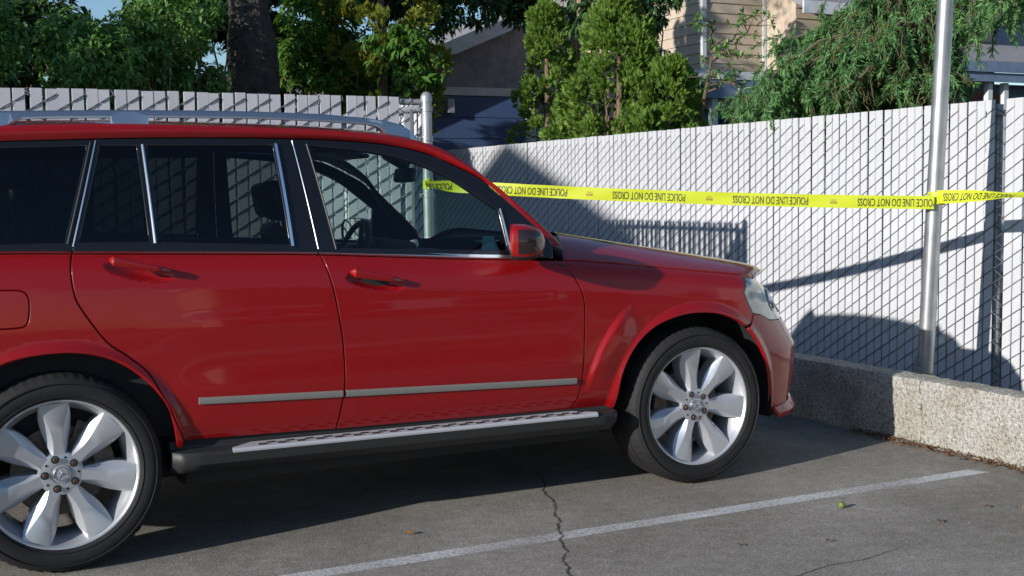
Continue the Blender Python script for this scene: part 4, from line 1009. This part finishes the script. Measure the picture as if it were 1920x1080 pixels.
mesh('wing_roof', [(11.6,9.9,4.0),(16,9.9,4.0),(16,12,5.1),(11.6,12,5.1),(11.6,9.9,4.1),(16,9.9,4.1),(16,12,5.2),(11.6,12,5.2)], [(3,2,1,0),(4,5,6,7),(0,1,5,4),(1,2,6,5),(2,3,7,6),(3,0,4,7)], M_roofg, HB)
bx('wing_fascia', (11.58,9.86,3.92), (16,9.895,4.10), M_trim, HB)
# house C: low house with grey roof on the right
HC = thing('house', (17,11,0), 'low house with pale grey roof and slate blue fascia behind the steel pole', 'house')
bx('wall', (12.2,9.6,0), (24,15,2.95), M_blue, HC)
mesh('roof', [(12.0,8.98,3.16),(24.5,8.98,3.16),(24.5,13,4.6),(12.0,13,4.6),(12.0,8.98,3.24),(24.5,8.98,3.24),(24.5,13,4.68),(12.0,13,4.68)], [(3,2,1,0),(4,5,6,7),(0,1,5,4),(1,2,6,5),(2,3,7,6),(3,0,4,7)], M_roofg, HC)
bx('fascia', (12.0,8.95,3.06), (24.5,8.978,3.22), M_blue, HC); bx('fascia', (12.0,8.99,2.92), (24.5,9.03,3.055), M_blue, HC)
w_ = bx('window', (13.3,9.52,2.0), (14.42,9.60,2.84), M_trim, HC); bx('window_pane', (13.34,9.50,2.04), (14.36,9.518,2.80), M_win, w_)
for x in (14.52,14.86,15.6): bx('porch_post', (x,9.1,0), (x+.09,9.19,2.92), M_trim, HC)
bx('door', (14.66,9.54,0), (15.4,9.595,2.8), M_brick, HC)
# house D: tall gabled house to the left of the view; its shadow falls on the trees and the far fence
HD = thing('house', (-19,2.1,0), 'tall gabled house left of the picture, shading part of the white fence', 'house')
bx('wall', (-22,-.53,0), (-16,4.1,6.78), M_grey, HD)
mesh('roof', [(-22.3,-.72,7.03),(-15.9,-.72,7.03),(-15.9,2.0,8.03),(-22.3,2.0,8.03),(-15.9,4.3,6.85),(-22.3,4.3,6.85),(-15.9,-.72,6.8),(-22.3,-.72,6.8),(-15.9,4.3,6.75),(-22.3,4.3,6.75)], [(0,1,2,3),(3,2,4,5),(1,6,8,4,2),(0,3,5,9,7),(0,7,6,1),(4,8,9,5),(7,9,8,6)], M_roofg, HD)
for y in (.2,2.8):
    for z in (1.4,4.4): w_ = bx('window', (-15.99,y,z), (-15.93,y+1.3,z+1.4), M_trim, HD); bx('window_pane', (-15.92,y+.06,z+.06), (-15.91,y+1.24,z+1.34), M_win, w_)

# ================================================================== TREES AND SHRUBS
M_bark = mat('dark fissured bark', (.032,.026,.022), .95, var=(9, (.075,.060,.048), 8), bump=(22, 1.0, .05))
M_twig = mat('brown twig', (.16,.11,.07), .9)
M_twigs = mat('grey brown twig', (.10,.09,.055), .9)
M_twigp = mat('pale twig', (.30,.24,.17), .9)
G_laurel = leafmat('laurel leaves', [(.065,.15,.04),(.11,.24,.06),(.16,.31,.08),(.24,.37,.12)], .4, .30)
G_cyp = leafmat('cypress sprays', [(.10,.19,.035),(.165,.28,.055),(.24,.36,.07)], .6, .4)
G_cypy = leafmat('golden cypress sprays', [(.13,.17,.03),(.23,.26,.04),(.32,.33,.06),(.13,.20,.04)], .6, .4)
G_dark = leafmat('dark tree leaves', [(.03,.07,.026),(.05,.115,.038),(.08,.16,.05)], .45, .25)
G_spr = leafmat('spruce needles', [(.07,.18,.065),(.11,.25,.085),(.17,.32,.10)], .55, .25)
G_sprb = leafmat('dry spruce needles', [(.09,.10,.025),(.14,.14,.04),(.10,.075,.03)], .7, .25)
G_fern = leafmat('bright green leaves', [(.05,.13,.02),(.085,.19,.03),(.13,.25,.045)], .45, .35)
def unit(a): return a/np.maximum(np.linalg.norm(a, axis=-1, keepdims=True), 1e-9)
def leaves(name, P, D, L, Wd, m, par, fold=.25, up=None, kind='stuff'):
    """P (n,3) bases, D (n,3) directions, L lengths, Wd widths; each leaf a folded 6-vertex blade"""
    n = len(P); D = unit(D); R_ = RNG.normal(size=(n,3)) if up is None else np.tile(np.array(up, float), (n,1))+RNG.normal(0,.35,size=(n,3))
    S = unit(np.cross(D, R_)); N = unit(np.cross(S, D)); L = np.broadcast_to(L, (n,))[:,None]; Wd = np.broadcast_to(Wd, (n,))[:,None]
    a = P; t = P+D*L-N*L*.10; l = P+D*L*.45+S*Wd*.5+N*Wd*fold; r = P+D*L*.45-S*Wd*.5+N*Wd*fold; c = P+D*L*.5
    return npmesh(name, np.stack([a, l, t, r, c], 1), 5, m, par, kind=kind, tri=[(0,4,1),(1,4,2),(0,3,4),(4,3,2)])
def slivers(name, P, D, L, Wd, m, par, kind='stuff'):
    n = len(P); D = unit(D); S = unit(np.cross(D, RNG.normal(size=(n,3)))); L = np.broadcast_to(L, (n,))[:,None]; Wd = np.broadcast_to(Wd, (n,))[:,None]
    return npmesh(name, np.stack([P, P+D*L*.45+S*Wd*.5, P+D*L, P+D*L*.45-S*Wd*.5], 1), 4, m, par, kind=kind, tri=[(0,1,2),(0,2,3)])
def plant(name, base, label, cat, group=None): return thing(name, base, label, cat, group)
def branch(mb, a, b, r0, r1, sag=0., n=6, wob=.03):
    a, b = Vector(a), Vector(b); P = []
    for k in range(n+1):
        t = k/n; P.append(a.lerp(b, t)+Vector((random.gauss(0,wob), random.gauss(0,wob), random.gauss(0,wob)-sag*4*t*(1-t)))*(1 if 0 < k < n else 0))
    mb.tube(P, [r0+(r1-r0)*k/n for k in range(n+1)], 6); return P
def laurel(name, base, rx, ry, z0, z1, nwh, label, m=None, L=.095, group=None, seed=0, cat='shrub', nstem=14, droop=.35):
    """broadleaf shrub: whorls of drooping leaves on the tips of many stems"""
    T = plant(name, base, label, cat, group); mb = MB(); bs = Vector(base); tips = []
    # lumpy crown made of overlapping sub-crowns
    lumps = [(random.uniform(-.75,.75)*rx, random.uniform(-.75,.75)*ry, random.uniform(z0, z1), random.uniform(.35,.6)) for _ in range(9)]
    for k in range(nstem):
        l = random.choice(lumps); tip = bs+Vector((l[0]+random.gauss(0,.2)*rx, l[1]+random.gauss(0,.2)*ry, l[2]+random.uniform(-.2,.3)))
        branch(mb, bs+Vector((random.uniform(-.2,.2)*rx, random.uniform(-.2,.2)*ry, 0)), tip, .022, .006, -.1, 7, .05)
    if nstem: mb.obj('stems', M_twig, T, smooth=True)
    la = np.array(lumps)[RNG.integers(0, len(lumps), nwh)]; v = unit(RNG.normal(size=(nwh,3))); q = (la[:,3]*RNG.uniform(.5,1.0,nwh))[:,None]
    p = np.stack([base[0]+la[:,0], base[1]+la[:,1], la[:,2]], 1)+v*q*np.array([max(.6,rx*.8), max(.5,ry*.8), .75]); ok = p[:,2] > .3; p = p[ok]; v = v[ok]; n = len(p); k = 8
    ax = np.repeat(unit(v*.6+np.array([0,-.15,.55])+RNG.normal(0,.25,(n,3))), k, 0)
    D = unit(np.cross(ax, RNG.normal(size=(n*k,3))))+ax*RNG.uniform(-.15,.55,(n*k,1))+np.array([0,0,-droop]); P = np.repeat(p, k, 0)+D*.008; kp = RNG.random(n*k) < .94; P = P[kp]; D = D[kp]
    Ls = RNG.uniform(.7,1.2,len(P))*L
    leaves('foliage', P, D, Ls, Ls*.34, m or G_laurel, T, up=(0,-.2,1)); return T
def cypress(name, base, h, r, z0, nsp, label, m, seed=0, tip=.5, trunk=True, lob=6, cat='tree', group=None):
    """conifer of upright scaly sprays: cone/column outline broken by lobes"""
    T = plant(name, base, label, cat, group); mb = MB(); bs = Vector(base)
    if trunk: mb.tube([bs, bs+Vector((.03,.02,h*.5)), bs+Vector((0,0,h*.92))], [.09,.06,.015], 8); mb.obj('trunk', M_twig, T, smooth=True)
    P = []; D = []; L = []; clumps = []
    for _ in range(lob*13):
        t = random.random()**.85; z = z0+(h-z0)*t; w = random.uniform(0, 6.283); rad = r*(max(0, 1-t)**tip)*random.uniform(.60,1.02); cr = random.uniform(.09,.19)*(1-.35*t)*max(.8, r*1.25)
        clumps.append((np.array([base[0]+rad*math.cos(w), base[1]+rad*math.sin(w), base[2]+z]), np.array([math.cos(w), math.sin(w), .55]), cr))
    ci = RNG.integers(0, len(clumps), nsp); C0 = np.array([q[0] for q in clumps])[ci]; O0 = np.array([q[1] for q in clumps])[ci]; CRr = np.array([q[2] for q in clumps])[ci][:,None]
    v = unit(RNG.normal(size=(nsp,3))+O0*.8); c = C0+v*np.array([1,1,1.35])*CRr*RNG.uniform(.55,1.0,(nsp,1)); out = unit(v*.7+np.array([0,0,.55])+O0*.3+RNG.normal(0,.22,(nsp,3)))
    side = unit(np.cross(out, RNG.normal(size=(nsp,3)))); sl = RNG.uniform(.05,.10,(nsp,1))
    for j in range(7):
        q = j/6-.5; P.append(c+out*(sl*.2*(1-abs(q)))); D.append(unit(out+side*q*1.9)); L.append((sl*(1-.5*abs(q)))[:,0])
    P = np.concatenate(P); D = np.concatenate(D); L = np.concatenate(L)
    slivers('foliage', P, D, L, L*.30, m, T); return T
# --- left, behind the grey fence
TR = plant('tree', (3.17,9.14,0), 'thick dark tree trunk rising behind the grey slatted fence', 'tree'); mb = MB(); V = []
TP = [(3.17,9.14,0,.34),(3.17,9.14,1.5,.31),(3.17,9.14,2.25,.288),(3.175,9.14,2.72,.28),(3.165,9.14,3.05,.262),(3.15,9.14,3.32,.225),(3.14,9.16,3.9,.21),(3.13,9.2,5.2,.20),(3.1,9.3,9.2,.12)]
nn = 36; F = []
for x, y, z, r in crom(TP, 6):
    for k in range(nn):
        w = 2*math.pi*k/nn; q = r*(1+.035*math.sin(9*w+z*2.1)+.03*math.sin(17*w-z*3+1)+RNG.normal(0,.012)); V.append((x+q*math.cos(w), y+q*math.sin(w), z))
rows = len(V)//nn
for j in range(rows-1):
    for k in range(nn): F.append((j*nn+k, j*nn+(k+1) % nn, (j+1)*nn+(k+1) % nn, (j+1)*nn+k))
mesh('trunk', V, F, M_bark, TR, smooth=True)
mb = MB(); CR = []
for k in range(16):
    a = random.uniform(0, 6.28); z = random.uniform(6.9,9.0); b = Vector((3.12+math.cos(a)*random.uniform(1.2,2.8), 9.2+math.sin(a)*random.uniform(1.0,2.4), z+random.uniform(-.4,.5)))
    P_ = branch(mb, (3.12,9.2,z), b, .04, .008, .0, 6, .06); CR += P_[2:]
mb.obj('limbs', M_bark, TR, smooth=True)
CR = np.array([tuple(p) for p in CR]); idx = RNG.integers(0, len(CR), 9000); P = CR[idx]+RNG.normal(0,.30,(9000,3)); D = RNG.normal(size=(9000,3))+np.array([0,0,-.5])
leaves('crown', P, D, RNG.uniform(.07,.12,9000), .035, G_dark, TR)
GL = 'laurel shrubs behind the grey fence'
laurel('laurel_shrub', (.55,7.9,0), 1.0, .6, 1.6, 3.3, 1700, 'dark leafy laurel shrub at the left edge above the grey fence', G_laurel, L=.092, group=GL)
laurel('laurel_shrub', (1.65,8.2,0), .95, .6, 1.6, 3.4, 1700, 'shaded laurel shrub between the left shrub and the thick trunk', G_laurel, L=.092, group=GL)
laurel('laurel_shrub', (2.45,8.5,0), .5, .5, 1.6, 3.5, 900, 'laurel shrub with drooping leaves just left of the thick trunk', G_laurel, L=.092, group=GL)
laurel('laurel_shrub', (4.25,9.8,0), .55, .45, 1.9, 3.6, 700, 'bright green leafy shrub between the thick trunk and the golden cypress', G_fern, L=.115, group=GL, droop=.15)
laurel('laurel_shrub', (-.75,7.9,0), 1.0, .6, 1.4, 3.4, 500, 'laurel shrub beyond the left edge of the picture', G_laurel, L=.092, group=GL)
cypress('golden_cypress', (4.9,9.7,0), 5.6, .80, 1.6, 6500, 'yellow green cypress behind the end of the grey fence', G_cypy, tip=.22, lob=10)
laurel('weeping_tree', (5.9,11.0,0), 1.25, .5, 3.45, 4.6, 1100, 'dark leafy tree overhanging the fence post', G_dark, L=.13, cat='tree', droop=.9, nstem=0)
MB().tube([(5.0,10.9,0),(5.05,10.95,2.4),(5.7,11.0,4.4)], [.11,.09,.05], 8).obj('trunk', M_bark, bpy.data.objects['weeping_tree'], smooth=True)
laurel('overhanging_bough', (5.0,9.0,0), .50, .25, 2.72, 3.1, 200, 'bright leafy bough hanging in front of the shaded house', G_fern, L=.14, droop=.8, nstem=0, cat='tree')
mb = MB(); branch(mb, (4.9,9.7,3.3), (5.45,8.9,2.75), .02, .006, -.1, 8, .03); mb.obj('bough', M_twig, bpy.data.objects['overhanging_bough'], smooth=True)
# deep backdrop trees that close the view on the left
BD = ('dense tree deep behind the leftmost laurel','dense tree deep behind the laurels','dense tree deep behind the thick trunk','dense tree deep behind the golden cypress','tall dark tree deep behind the overhanging bough','dense dark tree just behind the leftmost laurels','dense dark tree just left of the thick trunk','dense dark tree just right of the thick trunk','dark tree far behind the overhanging bough and house corner')
for (x, y, rx, z0_, zt), lb in zip(((-.4,11.6,1.6,1.2,5.2),(1.6,11.9,1.6,1.2,5.6),(3.5,12.0,1.6,1.2,5.6),(5.3,12.0,1.2,1.2,5.4),(7.2,12.6,1.5,4.1,6.0),(.95,10.3,1.25,1.6,4.7),(2.85,10.6,.9,1.5,4.6),(3.95,11.0,.95,1.6,4.9),(5.35,13.4,1.5,2.6,5.6)), BD):
    laurel('backdrop_tree', (x,y,0), rx, .8, z0_, zt, 2000, lb, G_dark, L=.17, cat='tree', nstem=(8 if z0_ < 2 else 0), group='trees deep behind the grey fence')
# --- behind the white fence
cypress('cypress_tree', (6.9,9.15,0), 3.6, .42, 1.2, 3600, 'slim bright green cypress beside the shaded house', G_cyp, tip=.30)
cypress('cypress_tree', (7.1,7.75,0), 3.5, .90, 1.2, 8500, 'broad cone shaped green cypress behind the white fence', G_cyp, tip=.55, lob=12)
cypress('cypress_tree', (7.3,7.05,0), 2.75, .55, 1.2, 3600, 'shorter green cypress in front of the dark tree', G_cyp, tip=.5)
laurel('dark_tree', (7.75,7.75,0), .36, .34, 1.7, 4.1, 1200, 'dark broadleaf tree between the green cypress and the beige house', G_dark, L=.11, cat='tree', droop=.8)
laurel('tall_dark_tree', (7.7,9.0,0), 1.0, .6, 3.55, 5.0, 700, 'tall dark tree whose lower boughs hang over the cypresses', G_dark, L=.13, cat='tree', droop=1.0)
T_ = bpy.data.objects['tall_dark_tree']; mb = MB()
for a, b in (((7.35,9.1,0),(7.3,9.0,4.2)),((7.8,8.9,0),(7.9,8.8,4.4)),((8.3,8.9,0),(8.25,8.9,4.4))): branch(mb, a, b, .055, .03, 0, 8, .03)
mb.obj('trunks', M_twigp, T_, smooth=True)
# rhododendron twigs in front of the beige house
RT = plant('rhododendron', (7.0,5.5,0), 'sparse rhododendron with open twigs in front of the beige house', 'shrub'); mb = MB(); P = []; D = []
def P6(px, py): pass
for a, b in (((7.6,6.6,2.75),(6.7,5.15,2.62)),((7.5,6.5,2.85),(6.6,4.75,2.58)),((7.5,6.5,2.6),(6.7,5.35,2.35)),((7.4,6.4,2.4),(6.7,5.0,2.33)),((7.6,6.6,2.9),(6.6,4.45,2.86)),((7.6,6.6,2.95),(6.6,5.3,2.98))):
    Q = branch(mb, a, b, .012, .005, -.05, 8, .03)
    for q in Q[4:]:
        for _ in range(2):
            tip = q+Vector((random.gauss(0,.10), random.gauss(0,.10), random.uniform(-.05,.12))); mb.tube([q, tip], .004, 4)
            for j in range(7):
                d = RNG.normal(size=3)*.8+np.array([-.1,-.2,.25]); P.append(tuple(tip)); D.append(d)
mb.tube([(7.9,7.6,0),(7.85,7.4,1.4),(7.6,6.75,2.4),(7.55,6.55,2.8)], [.03,.025,.018,.012], 6)
mb.obj('twigs', M_twig, RT, smooth=True); leaves('foliage', np.array(P), np.array(D), .075, .026, G_laurel, RT, up=(0,0,1))
# drooping spruce over the white fence
def spruce(name, base, h, label, limbs, nhang, m1, m2, seed):
    T = plant(name, base, label, 'tree'); mb = MB(); bs = Vector(base); mb.tube([bs, bs+Vector((0,0,h*.5)), bs+Vector((0,0,h))], [.12,.09,.03], 10)
    P1 = []; D1 = []; P2 = []; D2 = []
    for (z, tip, dry) in limbs:
        a = bs+Vector((0,0,z)); Q = branch(mb, a, tip, .028, .007, -.10, 10, .03)
        for i, q in enumerate(Q[1:], 1):
            t = i/10
            for _ in range(nhang):
                o = q+Vector((random.gauss(0,.09), random.gauss(0,.09), random.gauss(0,.05))); ln = random.uniform(.14,.42)*(1.15-.4*t); e = o+Vector((random.gauss(-.03,.07), random.gauss(0,.07), -ln*random.uniform(.5,1)))
                isdry = random.random() < dry; mb.tube([o, o.lerp(e,.5)+Vector((random.gauss(0,.02),random.gauss(0,.02),.01)), e], (.0022 if not isdry else .0035), 4, cap=False)
                nd = 64 if not isdry else 14
                t2 = RNG.random((nd,1)); oa, ea = np.array(o), np.array(e); dv = np.array((e-o).normalized())
                (P2 if isdry else P1).append(oa+(ea-oa)*t2); (D2 if isdry else D1).append(dv*.9+RNG.normal(0,.45,(nd,3)))
    mb.obj('limbs', M_twigs, T, smooth=True)
    P1 = np.concatenate(P1); slivers('foliage', P1, np.concatenate(D1), RNG.uniform(.04,.08,len(P1)), .0095, m1, T)
    if P2: slivers('dry_foliage', np.concatenate(P2), np.concatenate(D2), .045, .008, m2, T)
    return T
lm = []
for k in range(32):
    u = random.random(); y = 2.45+2.1*u; z = 2.95-.98*u+random.uniform(-.3,.12); x = 6.5+random.uniform(-.45,.55)
    lm.append((random.uniform(2.5,3.5)-.7*u, (x, y, z), .5 if y < 3.1 else .05))
for k in range(10): lm.append((random.uniform(2.2,2.8), (6.3+random.uniform(-.3,.4), random.uniform(2.3,3.6), random.uniform(1.95,2.5)), .55))
for k in range(9): lm.append((random.uniform(2.3,3.0), (5.95+random.uniform(-.25,.3), random.uniform(3.1,3.8), random.uniform(1.9,2.25)), .1))
spruce('spruce_tree', (7.1,2.75,0), 5.0, 'drooping spruce with hanging bare twigs spilling over the white fence', lm, 9, G_spr, G_sprb, 1)
lm = []
for k in range(12): lm.append((random.uniform(2.9,3.6), (6.2+random.uniform(-.3,.3), random.uniform(1.0,1.85), random.uniform(2.45,2.85)), .1))
spruce('spruce_tree', (7.3,.4,0), 5.0, 'spruce bough hanging into the top right corner above the fence', lm, 7, G_spr, G_sprb, 2)
# --- trees and buildings behind the camera, seen only as reflections in the paint
for i, (x, y, rx) in enumerate(((-14,-27,3.2),(9,-25,3.2),(15.5,-24,3.4),(23,-22,3.4))):
    laurel('roadside_tree', (x,y,0), rx, 1.6, 1.6, 6.5+(i % 3), 420, ['first','second','third','fourth'][i]+' tree from the left in the row across the lot behind the camera', G_dark, L=.42, cat='tree', nstem=6, group='trees across the lot')
    MB().tube([(x,y,0),(x,y,3),(x+.1,y,5)], [.28,.22,.1], 8).obj('trunk', M_bark, [o for o in bpy.data.objects if o.name.startswith('roadside_tree')][-1], smooth=True)
HE = thing('shop_building', (20,-34,0), 'long low pale building across the lot behind the camera', 'building')
bx('wall', (7,-38,0), (34,-31,4.2), M_beige, HE); bx('roof_edge', (6.7,-38.3,4.2), (34.3,-30.7,4.7), M_trim, HE)
for x in range(8,32,4):
    w_ = bx('window', (x,-31.02,.8), (x+2.6,-30.95,2.6), M_trim, HE); bx('window_pane', (x+.08,-30.94,.88), (x+2.52,-30.93,2.52), M_win, w_)
# ================================================================== SMALL THINGS ON THE ASPHALT
M_leafo = mat('orange dry leaf', (.55,.22,.03), .7); M_leafr = mat('red brown dry leaf', (.15,.065,.045), .85); M_fruit = mat('green fruit', (.13,.17,.03), .6); M_needle = mat('dry straw needles', (.30,.21,.10), .9); M_stone = mat('pale chips', (.5,.48,.44), .9)
def leaf(x, y, L, m, label, a=0., name='fallen_leaf', group=None):
    V = []; F = []
    for i in range(7):
        t = i/6; w = L*.28*math.sin(math.pi*min(.97, t+.03))**.8
        for q in (-1,0,1):
            px, py = (t-.5)*L, q*w; V.append((x+px*math.cos(a)-py*math.sin(a), y+px*math.sin(a)+py*math.cos(a), .0062+.004*abs(q)*(L/.045)+.004*math.sin(t*3.1)))
    F = [(3*i+k, 3*i+3+k, 3*i+4+k, 3*i+1+k) for i in range(6) for k in range(2)]
    return tag(mesh(name, V, F, m, smooth=True), label, 'leaf', group)
leaf(1.275,-.138,.045, M_leafo, 'small orange leaf on the asphalt between car and painted line', .3)
fr = MB(); fr.lathe([(0,.0),(.009,.002),(.0145,.009),(.015,.017),(.011,.025),(.004,.027),(0.001,.026)], (3.019,-.654,0), 14, axis='z'); tag(fr.obj('green_fruit', M_fruit, smooth=True), 'small round green fruit lying beyond the painted line', 'fruit')
for i, (x, y, L, a) in enumerate(((2.63,-1.02,.03,.4),(3.2,-1.02,.035,1.2),(3.55,-.95,.035,.1),(2.30,-.90,.03,2.0))):
    leaf(x, y, L, M_leafr, 'tiny red brown leaf fragment '+('nearest the picture bottom edge of the crack','well right of the green fruit','close to the right edge by the wall','nearest the long crack on the near side','below the short crack','just right of the green fruit','close to the end of the painted line')[i], a, group='red leaf fragments on the asphalt')
def litter(name, n, area_, L, w, m, label=None):
    xs = RNG.uniform(area_[0], area_[1], n); ys = RNG.uniform(area_[2], area_[3], n); keep = RNG.uniform(0,1,n) < .25+.75*np.clip((xs-2.2)/2.0,0,1)**1.5; xs = xs[keep]; ys = ys[keep]; n = len(xs)
    P = np.stack([xs, ys, np.full(n,.007)], 1); D = np.stack([RNG.normal(size=n), RNG.normal(size=n), RNG.uniform(0,.12,n)], 1); S = np.stack([-D[:,1], D[:,0], np.zeros(n)], 1); S = unit(S); D = unit(D); Ls = (RNG.uniform(.4,1.2,n)*L)[:,None]
    o = npmesh(name, np.stack([P-S*w, P+S*w, P+D*Ls+S*w*.4, P+D*Ls-S*w*.4], 1), 4, m, None, kind='stuff'); tag(o, label, 'litter'); return o
litter('needle_litter', 700, (1.6,4.2,-1.6,.6), .035, .0016, M_needle, 'scattered straw coloured needles on the asphalt near the wall')
litter('stone_chips', 240, (.2,4.2,-1.7,.2), .008, .004, M_stone, 'scattered pale stone chips on the asphalt')
# dirt and needles gathered along the foot of the wall
n = 1500; ys = RNG.uniform(-2.0,.6,n); xs = 4.225-np.abs(RNG.normal(0,.035,n)); P = np.stack([xs, ys, RNG.uniform(.004,.022,n)], 1); D = unit(RNG.normal(size=(n,3))*np.array([1,1,.35])); S = unit(np.cross(D, RNG.normal(size=(n,3)))); Ls = RNG.uniform(.008,.035,n)[:,None]
tag(npmesh('wall_foot_litter', np.stack([P-S*.003, P+S*.003, P+D*Ls+S*.002, P+D*Ls-S*.002], 1), 4, mat('brown litter', (.12,.065,.03), .95), None, kind='stuff'), 'brown needle and dirt litter along the foot of the concrete wall', 'litter')
